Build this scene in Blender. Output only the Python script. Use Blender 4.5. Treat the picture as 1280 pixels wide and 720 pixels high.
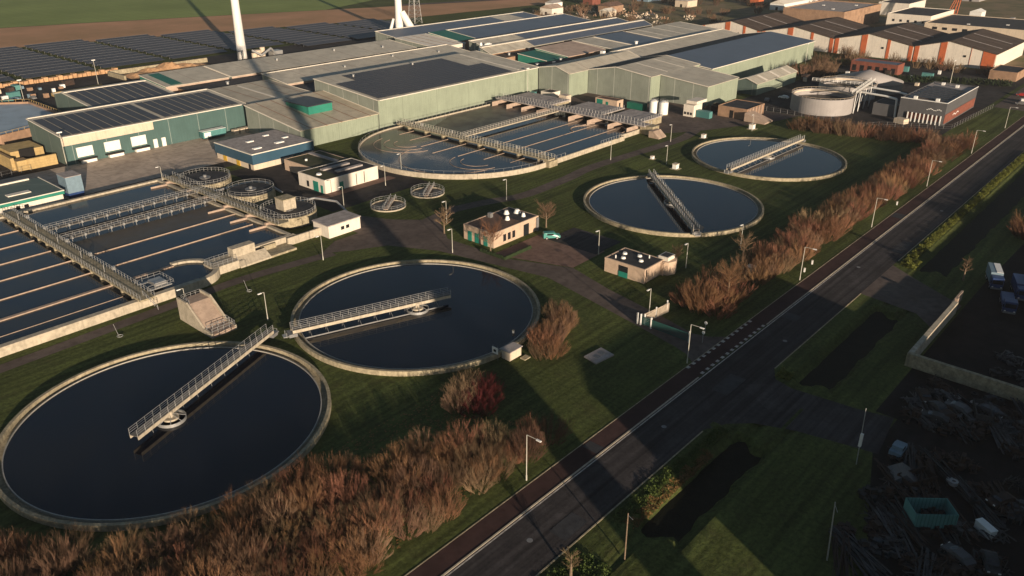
import bpy, math, random
from math import sin, cos, pi, radians, hypot, atan2
from mathutils import Vector, Euler
sc = bpy.context.scene
for o in list(bpy.data.objects): bpy.data.objects.remove(o)
COL = sc.collection

# ------------------------------------------------------------------ camera
# world frame: +X runs along the main road, +Y away from it towards the factory, metres
cam = bpy.data.objects.new('camera', bpy.data.cameras.new('camera')); COL.objects.link(cam)
cam.location = (0, 0, 75.5)
cam.rotation_euler = Euler((radians(90 - 25.2), 0, radians(41.6 - 90)), 'XYZ')
cam.data.sensor_width = 36; cam.data.lens = 36 * 1008 / 1280
cam.data.clip_start = 0.5; cam.data.clip_end = 9000
sc.camera = cam
# ------------------------------------------------------------------ world, sun, exposure
SUN_EL = radians(9.0)
sd = Vector((-.4035, -.915, 0)).normalized()            # horizontal direction towards the sun
w = bpy.data.worlds.new('World'); sc.world = w; w.use_nodes = True
nt = w.node_tree; bg = nt.nodes['Background']
sky = nt.nodes.new('ShaderNodeTexSky'); sky.sky_type = 'NISHITA'; sky.sun_disc = False
sky.sun_elevation = SUN_EL; sky.sun_rotation = atan2(sd.x, sd.y)
sky.air_density = 1.0; sky.dust_density = 0.35; sky.ozone_density = 1.2
nt.links.new(sky.outputs[0], bg.inputs[0]); bg.inputs[1].default_value = 0.050
sl = bpy.data.lights.new('sun', 'SUN'); sl.energy = 5.0; sl.angle = radians(0.5); sl.color = (1.0, .80, .60)
so = bpy.data.objects.new('sun', sl); COL.objects.link(so)
to_sun = Vector((sd.x * cos(SUN_EL), sd.y * cos(SUN_EL), sin(SUN_EL)))
so.rotation_euler = to_sun.to_track_quat('Z', 'Y').to_euler(); so.location = (0, 0, 200)
sc.view_settings.view_transform = 'Standard'; sc.view_settings.look = 'None'
sc.view_settings.gamma = 1; sc.view_settings.use_curve_mapping = False
sc.view_settings.exposure = 0.62
sc.cycles.max_bounces = 5; sc.cycles.diffuse_bounces = 2; sc.cycles.glossy_bounces = 3
sc.cycles.use_denoising = True

# ------------------------------------------------------------------ helpers
def tag(o, label=None, cat=None, group=None, kind=None):
    if label: o['label'] = label
    if cat: o['category'] = cat
    if group: o['group'] = group
    if kind: o['kind'] = kind
    return o
def thing(name, label, cat, loc=(0, 0, 0), group=None, rz=0):
    o = bpy.data.objects.new(name, None); COL.objects.link(o)
    o.location = loc; o.rotation_euler = (0, 0, rz); o.empty_display_size = .5
    return tag(o, label, cat, group)
def copy_tree(o, loc=None, rz=None, label=None, scale=None, parent=None):
    c = o.copy(); COL.objects.link(c)
    if parent is not None: c.parent = parent
    if loc is not None: c.location = loc
    if rz is not None: c.rotation_euler = (0, 0, rz)
    if label: c['label'] = label
    if scale: c.scale = scale
    for ch in list(o.children): copy_tree(ch, parent=c)
    return c
class MB:
    def __init__(s): s.v = []; s.f = []
    def poly(s, pts):
        n = len(s.v); s.v += [tuple(p) for p in pts]; s.f.append(tuple(range(n, n + len(pts)))); return s
    def box(s, x0, x1, y0, y1, z0, z1):
        n = len(s.v)
        s.v += [(x0,y0,z0),(x1,y0,z0),(x1,y1,z0),(x0,y1,z0),(x0,y0,z1),(x1,y0,z1),(x1,y1,z1),(x0,y1,z1)]
        for f in ((0,3,2,1),(4,5,6,7),(0,1,5,4),(1,2,6,5),(2,3,7,6),(3,0,4,7)): s.f.append(tuple(n+i for i in f))
        return s
    def obox(s, cx, cy, z0, z1, lx, ly, a):
        c, d = cos(a), sin(a)
        p = [(cx+u*c-v*d, cy+u*d+v*c) for u, v in ((-lx/2,-ly/2),(lx/2,-ly/2),(lx/2,ly/2),(-lx/2,ly/2))]
        return s.prism(p, z0, z1)
    def prism(s, p, z0, z1):
        n = len(s.v); k = len(p)
        s.v += [(x, y, z0) for x, y in p] + [(x, y, z1) for x, y in p]
        s.f.append(tuple(n+k-1-i for i in range(k))); s.f.append(tuple(n+k+i for i in range(k)))
        for i in range(k): j = (i+1) % k; s.f.append((n+i, n+j, n+k+j, n+k+i))
        return s
    def xprof(s, x0, x1, prof):          # closed (y,z) outline swept along x
        n = len(s.v); k = len(prof)
        s.v += [(x0, y, z) for y, z in prof] + [(x1, y, z) for y, z in prof]
        s.f.append(tuple(n+i for i in range(k))); s.f.append(tuple(n+2*k-1-i for i in range(k)))
        for i in range(k): j = (i+1) % k; s.f.append((n+j, n+i, n+k+i, n+k+j))
        return s
    def cone(s, cx, cy, z0, z1, r0, r1, n=16, cap=True):
        b = len(s.v)
        for r, z in ((r0, z0), (r1, z1)):
            s.v += [(cx+r*cos(2*pi*i/n), cy+r*sin(2*pi*i/n), z) for i in range(n)]
        for i in range(n): j = (i+1) % n; s.f.append((b+i, b+j, b+n+j, b+n+i))
        if cap: s.f.append(tuple(b+n-1-i for i in range(n))); s.f.append(tuple(b+n+i for i in range(n)))
        return s
    def ring(s, cx, cy, r0, r1, z0, z1, n=64, a0=0, a1=2*pi):
        full = abs(a1-a0-2*pi) < 1e-6; m = n if full else n+1; b = len(s.v)
        for i in range(m):
            a = a0+(a1-a0)*i/n; c, d = cos(a), sin(a)
            s.v += [(cx+r0*c, cy+r0*d, z0), (cx+r1*c, cy+r1*d, z0), (cx+r1*c, cy+r1*d, z1), (cx+r0*c, cy+r0*d, z1)]
        for i in range(n):
            p = b+4*i; q = b+4*((i+1) % m)
            for u in range(4): v = (u+1) % 4; s.f.append((p+u, q+u, q+v, p+v))
        if not full: s.f.append((b, b+1, b+2, b+3)); e = b+4*n; s.f.append((e+3, e+2, e+1, e))
        return s
    def tube(s, p, q, r0, r1=None, n=4):
        p, q = Vector(p), Vector(q); d = q-p
        if d.length < 1e-6: return s
        d.normalize(); u = d.orthogonal().normalized(); v = d.cross(u); r1 = r0 if r1 is None else r1; b = len(s.v)
        for c, r in ((p, r0), (q, r1)):
            for i in range(n):
                a = 2*pi*(i+.5)/n; s.v.append(tuple(c+u*r*cos(a)+v*r*sin(a)))
        for i in range(n): j = (i+1) % n; s.f.append((b+i, b+j, b+n+j, b+n+i))
        if n > 3: s.f.append(tuple(b+n-1-i for i in range(n))); s.f.append(tuple(b+n+i for i in range(n)))
        return s
    def path(s, pts, r, n=6):
        for a, b in zip(pts[:-1], pts[1:]): s.tube(a, b, r, r, n)
        return s
    def beam(s, p, q, wd, h):             # upright-sided beam between two points; p,q on its top
        p, q = Vector(p), Vector(q); d = q-p; u = Vector((-d.y, d.x, 0)).normalized()*(wd/2); b = len(s.v); dz = Vector((0, 0, h))
        for c in (p, q): s.v += [tuple(c-u-dz), tuple(c+u-dz), tuple(c+u), tuple(c-u)]
        for f in ((0,1,2,3),(7,6,5,4),(0,4,5,1),(1,5,6,2),(2,6,7,3),(3,7,4,0)): s.f.append(tuple(b+i for i in f))
        return s
    def rail(s, pts, step=1.6, h=1.1, r=.035, mid=2, closed=False):
        if closed: pts = list(pts)+[pts[0]]
        for a, b in zip(pts[:-1], pts[1:]):
            a, b = Vector(a), Vector(b); L = (b-a).length; k = max(1, round(L/step))
            for i in range(k+1):
                c = a.lerp(b, i/k); s.tube(c, c+Vector((0, 0, h)), r*1.15, n=4)
            for m in range(mid): z = Vector((0, 0, h*(m+1)/mid)); s.tube(a+z, b+z, r, n=4)
        return s
    def build(s, name, mat, parent=None, smooth=False, loc=None):
        off = Vector((0, 0, 0))
        if parent is not None and loc is None:
            off = Vector(parent.location)
            if parent.parent is not None: off = off+Vector(parent.parent.location)
        if loc is not None: off = Vector(loc)
        me = bpy.data.meshes.new(name)
        me.from_pydata([(x-off.x, y-off.y, z-off.z) for x, y, z in s.v], [], s.f)
        me.materials.append(mat); me.update()
        if smooth:
            for p in me.polygons: p.use_smooth = True
        o = bpy.data.objects.new(name, me); COL.objects.link(o)
        if parent is not None: o.parent = parent
        if loc is not None and parent is None: o.location = loc
        return o
def build_each(mb, name, mat, parent):
    par = list(range(len(mb.v)))
    def find(i):
        while par[i] != i: par[i] = par[par[i]]; i = par[i]
        return i
    for f in mb.f:
        for i in f[1:]: par[find(i)] = find(f[0])
    g = {}
    for f in mb.f: g.setdefault(find(f[0]), []).append(f)
    for fs in g.values():
        ids = sorted({i for f in fs for i in f}); mp = {i: k for k, i in enumerate(ids)}
        m = MB(); m.v = [mb.v[i] for i in ids]; m.f = [tuple(mp[i] for i in f) for f in fs]; m.build(name, mat, parent)
def single(mb, name, mat, label, cat, loc, group=None, smooth=False):
    return tag(mb.build(name, mat, None, smooth, loc), label, cat, group)
def struct(mb, name, mat, kind='structure'): return tag(mb.build(name, mat), kind=kind)

# ------------------------------------------------------------------ materials
def mat(name, col, rough=.8, metal=0, var=.25, scale=.6, col2=None, sc2=None, spec=.3, bump=0, stripe=None, rnd=0, streak=0):
    """noise-mottled principled; stripe=(axis,period,width,colour) adds seams; streak = vertical staining"""
    m = bpy.data.materials.new(name); m.use_nodes = True; n = m.node_tree.nodes; l = m.node_tree.links; b = n['Principled BSDF']
    b.inputs['Roughness'].default_value = rough; b.inputs['Metallic'].default_value = metal; b.inputs['Specular IOR Level'].default_value = spec
    tc = n.new('ShaderNodeTexCoord'); src = tc.outputs['Object']
    c2 = col2 or tuple(c*(1-var) for c in col)
    nz = n.new('ShaderNodeTexNoise'); nz.inputs['Scale'].default_value = scale; nz.inputs['Detail'].default_value = 6; nz.inputs['Roughness'].default_value = .65
    l.new(src, nz.inputs['Vector'])
    r = n.new('ShaderNodeValToRGB'); r.color_ramp.elements[0].position = .36; r.color_ramp.elements[1].position = .64
    r.color_ramp.elements[0].color = (*c2, 1); r.color_ramp.elements[1].color = (*col, 1)
    l.new(nz.outputs[0], r.inputs[0]); out = r.outputs[0]
    def mult(out, fac_out, colour, blend='MIX'):
        mx = n.new('ShaderNodeMixRGB'); mx.blend_type = blend; l.new(fac_out, mx.inputs[0]); l.new(out, mx.inputs[1]); mx.inputs[2].default_value = (*colour, 1); return mx.outputs[0]
    if sc2:
        n2 = n.new('ShaderNodeTexNoise'); n2.inputs['Scale'].default_value = sc2; n2.inputs['Detail'].default_value = 4; l.new(src, n2.inputs['Vector'])
        mr = n.new('ShaderNodeMapRange'); mr.inputs[1].default_value = .45; mr.inputs[2].default_value = .7; mr.inputs[4].default_value = .55; l.new(n2.outputs[0], mr.inputs[0])
        out = mult(out, mr.outputs[0], tuple(c*.6 for c in c2))
    if streak:
        mp = n.new('ShaderNodeMapping'); mp.inputs['Scale'].default_value = (1.2, 1.2, .12); l.new(src, mp.inputs[0])
        n3 = n.new('ShaderNodeTexNoise'); n3.inputs['Scale'].default_value = 1.6; n3.inputs['Detail'].default_value = 5; l.new(mp.outputs[0], n3.inputs['Vector'])
        mr = n.new('ShaderNodeMapRange'); mr.inputs[1].default_value = .5; mr.inputs[2].default_value = .75; mr.inputs[4].default_value = streak; l.new(n3.outputs[0], mr.inputs[0])
        out = mult(out, mr.outputs[0], tuple(c*.35 for c in col))
    if stripe:
        for ax, per, wd, sc_ in (stripe if isinstance(stripe, list) else [stripe]):
            sp = n.new('ShaderNodeSeparateXYZ'); l.new(src, sp.inputs[0])
            dv = n.new('ShaderNodeMath'); dv.operation = 'DIVIDE'; dv.inputs[1].default_value = per
            if ax == 3:
                ad = n.new('ShaderNodeMath'); l.new(sp.outputs[0], ad.inputs[0]); l.new(sp.outputs[1], ad.inputs[1]); l.new(ad.outputs[0], dv.inputs[0])
            else: l.new(sp.outputs[ax], dv.inputs[0])
            fr = n.new('ShaderNodeMath'); fr.operation = 'FRACT'; l.new(dv.outputs[0], fr.inputs[0])
            lt = n.new('ShaderNodeMath'); lt.operation = 'LESS_THAN'; lt.inputs[1].default_value = wd/per; l.new(fr.outputs[0], lt.inputs[0])
            out = mult(out, lt.outputs[0], sc_)
    if rnd:
        oi = n.new('ShaderNodeObjectInfo'); hs = n.new('ShaderNodeHueSaturation')
        m1 = n.new('ShaderNodeMapRange'); m1.inputs[3].default_value = 1-rnd; m1.inputs[4].default_value = 1+rnd*.8; l.new(oi.outputs['Random'], m1.inputs[0]); l.new(m1.outputs[0], hs.inputs['Value'])
        m2 = n.new('ShaderNodeMath'); m2.operation = 'MULTIPLY'; m2.inputs[1].default_value = 7.31; l.new(oi.outputs['Random'], m2.inputs[0])
        m3 = n.new('ShaderNodeMath'); m3.operation = 'FRACT'; l.new(m2.outputs[0], m3.inputs[0])
        m4 = n.new('ShaderNodeMapRange'); m4.inputs[3].default_value = .485; m4.inputs[4].default_value = .52; l.new(m3.outputs[0], m4.inputs[0]); l.new(m4.outputs[0], hs.inputs['Hue'])
        l.new(out, hs.inputs['Color']); out = hs.outputs[0]
    l.new(out, b.inputs['Base Color'])
    if bump:
        bp = n.new('ShaderNodeBump'); bp.inputs['Strength'].default_value = bump; bp.inputs['Distance'].default_value = .2
        nb = n.new('ShaderNodeTexNoise'); nb.inputs['Scale'].default_value = 3; nb.inputs['Detail'].default_value = 6; l.new(src, nb.inputs['Vector'])
        l.new(nb.outputs[0], bp.inputs['Height']); l.new(bp.outputs[0], b.inputs['Normal'])
    return m
def water_mat(name, col, rough=.06, bump=.02, scale=.5, col2=None, patch=.04, foam=0):
    m = bpy.data.materials.new(name); m.use_nodes = True; n = m.node_tree.nodes; l = m.node_tree.links; b = n['Principled BSDF']
    b.inputs['Roughness'].default_value = rough; b.inputs['Specular IOR Level'].default_value = .5; b.inputs['IOR'].default_value = 1.33
    tc = n.new('ShaderNodeTexCoord'); nz = n.new('ShaderNodeTexNoise'); nz.inputs['Scale'].default_value = scale; nz.inputs['Detail'].default_value = 5
    l.new(tc.outputs['Object'], nz.inputs['Vector'])
    n2 = n.new('ShaderNodeTexNoise'); n2.inputs['Scale'].default_value = patch; n2.inputs['Detail'].default_value = 5; n2.inputs['Distortion'].default_value = 1.2; l.new(tc.outputs['Object'], n2.inputs['Vector'])
    r = n.new('ShaderNodeValToRGB'); r.color_ramp.elements[0].position = .4; r.color_ramp.elements[1].position = .62
    r.color_ramp.elements[0].color = (*col, 1); r.color_ramp.elements[1].color = (*(col2 or col), 1)
    l.new(n2.outputs[0], r.inputs[0]); l.new(r.outputs[0], b.inputs['Base Color'])
    if foam:
        mr = n.new('ShaderNodeMapRange'); mr.inputs[1].default_value = .4; mr.inputs[2].default_value = .62; mr.inputs[3].default_value = rough; mr.inputs[4].default_value = foam
        l.new(n2.outputs[0], mr.inputs[0]); l.new(mr.outputs[0], b.inputs['Roughness'])
    bp = n.new('ShaderNodeBump'); bp.inputs['Strength'].default_value = bump; bp.inputs['Distance'].default_value = .1
    l.new(nz.outputs[0], bp.inputs['Height']); l.new(bp.outputs[0], b.inputs['Normal'])
    return m
M = {}
def grass_mat():
    m = mat('grass', (.092, .112, .032), .95, 0, col2=(.055, .068, .022), scale=.07, sc2=.035, spec=.1)
    n = m.node_tree.nodes; l = m.node_tree.links; b = n['Principled BSDF']
    # fine blade mottling, brownish worn spots
    src = [x for x in n if x.type == 'TEX_COORD'][0].outputs['Object']
    old = b.inputs['Base Color'].links[0].from_socket
    f = n.new('ShaderNodeTexNoise'); f.inputs['Scale'].default_value = 1.4; f.inputs['Detail'].default_value = 8; f.inputs['Roughness'].default_value = .75; l.new(src, f.inputs['Vector'])
    mr = n.new('ShaderNodeMapRange'); mr.inputs[1].default_value = .3; mr.inputs[2].default_value = .7; mr.inputs[3].default_value = .45; mr.inputs[4].default_value = 1.6; l.new(f.outputs[0], mr.inputs[0])
    mx = n.new('ShaderNodeMixRGB'); mx.blend_type = 'MULTIPLY'; mx.inputs[0].default_value = 1; l.new(old, mx.inputs[1]); l.new(mr.outputs[0], mx.inputs[2])
    mp = n.new('ShaderNodeMapping'); mp.inputs['Scale'].default_value = (.03, .75, 1); l.new(src, mp.inputs[0])       # mowing direction
    mo = n.new('ShaderNodeTexNoise'); mo.inputs['Scale'].default_value = 1; mo.inputs['Detail'].default_value = 3; l.new(mp.outputs[0], mo.inputs['Vector'])
    mo2 = n.new('ShaderNodeMapRange'); mo2.inputs[1].default_value = .35; mo2.inputs[2].default_value = .65; mo2.inputs[3].default_value = .72; mo2.inputs[4].default_value = 1.25; l.new(mo.outputs[0], mo2.inputs[0])
    mx2 = n.new('ShaderNodeMixRGB'); mx2.blend_type = 'MULTIPLY'; mx2.inputs[0].default_value = 1; l.new(mx.outputs[0], mx2.inputs[1]); l.new(mo2.outputs[0], mx2.inputs[2]); mx = mx2
    g = n.new('ShaderNodeTexNoise'); g.inputs['Scale'].default_value = .22; g.inputs['Detail'].default_value = 6; g.inputs['Roughness'].default_value = .7; l.new(src, g.inputs['Vector'])
    m2 = n.new('ShaderNodeMapRange'); m2.inputs[1].default_value = .55; m2.inputs[2].default_value = .75; m2.inputs[4].default_value = .6; l.new(g.outputs[0], m2.inputs[0])
    mb = n.new('ShaderNodeMixRGB'); l.new(m2.outputs[0], mb.inputs[0]); l.new(mx.outputs[0], mb.inputs[1]); mb.inputs[2].default_value = (.06, .05, .025, 1)
    l.new(mb.outputs[0], b.inputs['Base Color'])
    bp = n.new('ShaderNodeBump'); bp.inputs['Strength'].default_value = .6; bp.inputs['Distance'].default_value = .25; l.new(f.outputs[0], bp.inputs['Height']); l.new(bp.outputs[0], b.inputs['Normal'])
    return m
M['grass'] = grass_mat()
M['field'] = mat('crop_green', (.24, .30, .095), .95, scale=.012, col2=(.18, .23, .07), stripe=(0, 9, .5, (.17, .21, .07)), spec=.1)
M['brown'] = mat('brown_reed', (.50, .28, .165), .95, scale=.02, col2=(.36, .22, .12), spec=.1)
M['rough'] = mat('rough_land', (.24, .18, .11), .95, scale=.05, col2=(.12, .12, .055), spec=.1)
M['asphalt'] = mat('asphalt', (.052, .046, .046), .85, scale=.25, var=.3, sc2=1.5, spec=.2, bump=.15)
def wear(m):
    n = m.node_tree.nodes; l = m.node_tree.links; b = n['Principled BSDF']; old = b.inputs['Base Color'].links[0].from_socket
    tc = [x for x in n if x.type == 'TEX_COORD'][0]; mp = n.new('ShaderNodeMapping'); mp.inputs['Scale'].default_value = (.02, 1.1, 1); l.new(tc.outputs['Object'], mp.inputs[0])
    nz = n.new('ShaderNodeTexNoise'); nz.inputs['Scale'].default_value = 1; nz.inputs['Detail'].default_value = 4; l.new(mp.outputs[0], nz.inputs['Vector'])
    mr = n.new('ShaderNodeMapRange'); mr.inputs[1].default_value = .35; mr.inputs[2].default_value = .65; mr.inputs[3].default_value = .6; mr.inputs[4].default_value = 1.45; l.new(nz.outputs[0], mr.inputs[0])
    mx = n.new('ShaderNodeMixRGB'); mx.blend_type = 'MULTIPLY'; mx.inputs[0].default_value = 1; l.new(old, mx.inputs[1]); l.new(mr.outputs[0], mx.inputs[2])
    vo = n.new('ShaderNodeTexVoronoi'); vo.inputs['Scale'].default_value = .11; l.new(tc.outputs['Object'], vo.inputs['Vector'])
    m2 = n.new('ShaderNodeMapRange'); m2.inputs[1].default_value = .0; m2.inputs[2].default_value = 1; m2.inputs[3].default_value = .8; m2.inputs[4].default_value = 1.2; l.new(vo.outputs['Color'], m2.inputs[0])
    m3 = n.new('ShaderNodeMixRGB'); m3.blend_type = 'MULTIPLY'; m3.inputs[0].default_value = 1; l.new(mx.outputs[0], m3.inputs[1]); l.new(m2.outputs[0], m3.inputs[2]); l.new(m3.outputs[0], b.inputs['Base Color'])
wear(M['asphalt']); wear(M['cycle']) if 'cycle' in M else None
M['asphalt2'] = mat('worn_asphalt', (.14, .11, .095), .9, scale=.12, var=.35, sc2=.6, spec=.15, bump=.15)
M['yard'] = mat('concrete_yard', (.56, .46, .37), .9, scale=.08, var=.3, sc2=.5, spec=.15, stripe=[(0, 8, .12, (.3, .24, .2)), (1, 8, .12, (.3, .24, .2))])
M['dark_yard'] = mat('dark_yard', (.055, .05, .048), .9, scale=.07, var=.5, sc2=.4, spec=.15, bump=.3)
M['mud'] = mat('darkened_ground', (.026, .023, .022), .9, scale=.15, var=.5, sc2=.5, spec=.1, bump=.5)  # near-black mud, with the dimness of this corner worked into the colour
M['paver'] = mat('brick_paving', (.22, .14, .11), .9, scale=.3, var=.3, sc2=.8, spec=.15, stripe=(0, 4, .06, (.1, .07, .06)))
M['cycle'] = mat('red_cycle_path', (.072, .040, .036), .9, scale=.2, var=.35, sc2=.8, spec=.15)
M['white'] = mat('road_paint', (.62, .58, .52), .7, scale=1.5, col2=(.28, .25, .23), spec=.2)
M['conc'] = mat('pale_concrete', (.50, .44, .34), .85, scale=.5, var=.22, sc2=1.2, spec=.2, streak=.45)
M['concold'] = mat('weathered_concrete', (.44, .38, .26), .9, scale=.8, var=.4, sc2=2, spec=.15, streak=.5, bump=.3)
M['concpink'] = mat('pinkish_concrete', (.42, .32, .25), .9, scale=.6, var=.25, spec=.15, streak=.3)
M['steel'] = mat('galvanised_steel', (.46, .46, .45), .45, .5, var=.25, scale=2, spec=.5)
M['steeld'] = mat('dull_steel', (.24, .24, .24), .6, .3, var=.3, scale=2)
M['grate'] = mat('grating_deck', (.17, .16, .145), .8, .1, scale=1, var=.3)
M['weir'] = mat('pale_weir', (.42, .40, .36), .7, scale=2, var=.25)
M['water'] = water_mat('tank_water', (.003, .005, .011), .04, .03, .35, (.008, .0085, .011), .04)
M['water2'] = water_mat('basin_water', (.010, .017, .028), .06, .06, .5, (.028, .027, .024), .05, .14)
M['sludge'] = water_mat('sludge_water', (.05, .042, .034), .35, .3, .6, (.075, .065, .052), .15, .5)
M['teal'] = mat('teal_cladding', (.068, .125, .118), .55, scale=.2, var=.15, stripe=[(3, 1.0, .08, (.055, .10, .095)), (3, 11, .18, (.24, .28, .26))], streak=.2)
M['teal2'] = mat('teal_grey_cladding', (.10, .14, .125), .6, scale=.2, var=.15, stripe=[(3, 1.0, .08, (.085, .12, .105)), (3, 12, .2, (.2, .22, .2))], streak=.15)
M['green'] = mat('pale_green_cladding', (.27, .315, .24), .65, scale=.15, var=.15, stripe=[(3, .9, .1, (.22, .26, .195)), (3, 18, .25, (.18, .21, .16))], streak=.3)
M['greeng'] = mat('pale_green_gable_cladding', (.25, .275, .235), .65, scale=.15, var=.2, stripe=[(3, .9, .1, (.21, .23, .20)), (3, 9, .25, (.42, .43, .38))], streak=.3)
M['beige'] = mat('beige_sheet_roof', (.53, .49, .40), .55, scale=.06, var=.22, sc2=.25, stripe=[(0, 1.1, .10, (.43, .40, .32)), (0, 14, .3, (.3, .23, .18))], spec=.3)
M['beige2'] = mat('stained_sheet_roof', (.52, .46, .35), .55, scale=.08, var=.25, sc2=.3, stripe=[(0, 1.1, .10, (.42, .37, .28)), (0, 6.5, .5, (.28, .17, .11))], spec=.3)
M['pinkroof'] = mat('pinkish_sheet_roof', (.50, .38, .30), .6, scale=.1, var=.2, sc2=.3, stripe=(0, 1.1, .1, (.4, .3, .24)))
M['slate'] = mat('slate_blue_roof', (.085, .105, .145), .42, scale=.08, var=.2, stripe=[(0, 1.6, .12, (.055, .07, .10))], spec=.5)
M['pv'] = mat('solar_panel', (.050, .050, .058), .45, scale=.4, var=.25, stripe=[(0, 1.05, .05, (.08, .08, .085)), (1, 1.75, .05, (.08, .08, .085))], spec=.25)
M['strip'] = mat('pale_ridge', (.72, .67, .58), .6, scale=.4, var=.15)
M['greenroof'] = mat('green_sheet_roof', (.015, .13, .09), .5, scale=.3, var=.2, stripe=(0, 1, .08, (.01, .09, .07)))
M['greenwall'] = mat('green_sheet_wall', (.03, .22, .16), .5, scale=.3, var=.2)
M['brownroof'] = mat('brown_tile_roof', (.095, .07, .055), .85, scale=.15, var=.3, sc2=.6, stripe=[(0, 13, .7, (.13, .1, .085))], spec=.2)
M['wwall'] = mat('white_wall', (.72, .66, .57), .8, scale=.3, var=.12, streak=.3)
M['orange'] = mat('orange_panel', (.50, .13, .05), .7, scale=.5, var=.15, streak=.2)
M['cream'] = mat('cream_wall', (.62, .52, .40), .8, scale=.3, var=.12, streak=.3)
M['brickw'] = mat('pale_brick_wall', (.56, .42, .31), .85, scale=.7, var=.2, stripe=(2, .3, .04, (.4, .3, .22)))
M['tan'] = mat('tan_brick_wall', (.36, .23, .15), .85, scale=.5, var=.25, sc2=.3)
M['redbrick'] = mat('red_brick', (.22, .075, .05), .85, scale=.7, var=.3)
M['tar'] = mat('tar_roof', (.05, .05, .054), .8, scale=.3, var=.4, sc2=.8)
M['mossroof'] = mat('mossy_roof', (.07, .065, .035), .95, scale=.4, col2=(.045, .055, .02), sc2=1)
M['gravelroof'] = mat('grey_gravel_roof', (.42, .38, .36), .9, scale=.4, var=.3, sc2=.9)
M['redroof'] = mat('reddish_roof', (.17, .105, .078), .9, scale=.4, var=.35, sc2=.9)
M['bluew'] = mat('blue_cladding', (.035, .085, .13), .5, scale=.3, var=.15, stripe=(0, .6, .05, (.03, .07, .11)))
M['yellow'] = mat('tan_block', (.50, .36, .16), .85, scale=.5, var=.25, streak=.3, stripe=[(2, .8, .05, (.3, .2, .1))])
M['tealdoor'] = mat('teal_door', (.02, .20, .15), .5, scale=1, var=.1)
M['glass'] = mat('window_glass', (.02, .022, .025), .1, scale=1, var=.1, spec=.7)
M['door'] = mat('pale_door', (.78, .76, .70), .6, scale=1, var=.06)
M['dark'] = mat('dark_opening', (.012, .011, .011), .9, scale=1, var=.2)
M['black'] = mat('black_rubber', (.02, .02, .02), .8, scale=2, var=.2)
M['turb'] = mat('turbine_white', (.78, .76, .72), .45, scale=.1, var=.05)
M['pole'] = mat('pale_pole', (.55, .53, .46), .5, .2, scale=1, var=.12)
M['offgrey'] = mat('anthracite_cladding', (.10, .10, .105), .5, scale=.3, var=.15, stripe=(2, .6, .04, (.07, .07, .07)))
M['twig'] = mat('reddish_twigs', (.245, .122, .070), .9, scale=.6, col2=(.155, .078, .046), rnd=.28, spec=.1)
M['twigdk'] = mat('brown_twigs', (.19, .115, .072), .9, scale=.6, col2=(.12, .078, .05), rnd=.25, spec=.1)
M['twigred'] = mat('crimson_twigs', (.105, .022, .022), .9, scale=.6, col2=(.06, .014, .014), spec=.1)
M['twigtan'] = mat('tan_twigs', (.27, .18, .11), .9, scale=.6, col2=(.17, .115, .07), rnd=.2, spec=.1)
M['bark'] = mat('bark', (.22, .16, .11), .95, scale=3, var=.4)
M['weed'] = mat('weedy_ditch_shade', (.012, .014, .008), .7, scale=.6, var=.5, sc2=2, spec=.1, bump=.4)  # dark weeds plus the shade between the banks, both in the colour
M['gatet'] = mat('dark_teal_gate', (.02, .09, .08), .6, scale=1, var=.2)
M['leaf'] = mat('green_leaves', (.095, .13, .028), .8, scale=1.5, col2=(.05, .08, .02), spec=.2)
M['leafy'] = mat('yellow_green_leaves', (.20, .21, .04), .8, scale=1.2, col2=(.11, .13, .03), spec=.2)
M['leafbr'] = mat('rusty_leaves', (.22, .12, .045), .8, scale=1.2, col2=(.12, .08, .03), spec=.2)
M['conifer'] = mat('evergreen', (.028, .042, .018), .9, scale=1.5, var=.4, rnd=.2, spec=.1)
M['soil'] = mat('sand_heap', (.60, .36, .19), .95, scale=.25, var=.35, sc2=.6, bump=.6)
M['rust'] = mat('rusty_scrap', (.075, .045, .033), .85, .2, scale=1.2, col2=(.035, .03, .028))
M['scrap'] = mat('grey_scrap', (.085, .085, .088), .6, .4, scale=1, var=.5, rnd=.5)
M['tcont'] = mat('teal_container', (.10, .27, .26), .6, scale=.6, var=.2, stripe=(0, .5, .12, (.05, .15, .15)))
M['blue'] = mat('blue_paint', (.02, .05, .16), .4, scale=1, var=.2, spec=.5)
M['bluelt'] = mat('blue_grey_paint', (.18, .26, .32), .5, scale=1, var=.2)
M['whitep'] = mat('white_paint', (.8, .79, .75), .4, scale=1, var=.06)
M['red'] = mat('red_paint', (.4, .03, .03), .5, scale=1, var=.2)
M['yel'] = mat('yellow_paint', (.6, .38, .05), .5, scale=1, var=.2)
M['blueliner'] = mat('pale_blue_liner', (.34, .42, .50), .45, scale=.05, var=.15, sc2=.2, spec=.4)
M['vanteal'] = mat('teal_van_paint', (.03, .22, .19), .35, scale=1, var=.08, spec=.5)
M['membrane'] = mat('grey_membrane', (.33, .31, .30), .6, scale=.3, var=.12)
R = random.Random(7)

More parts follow.
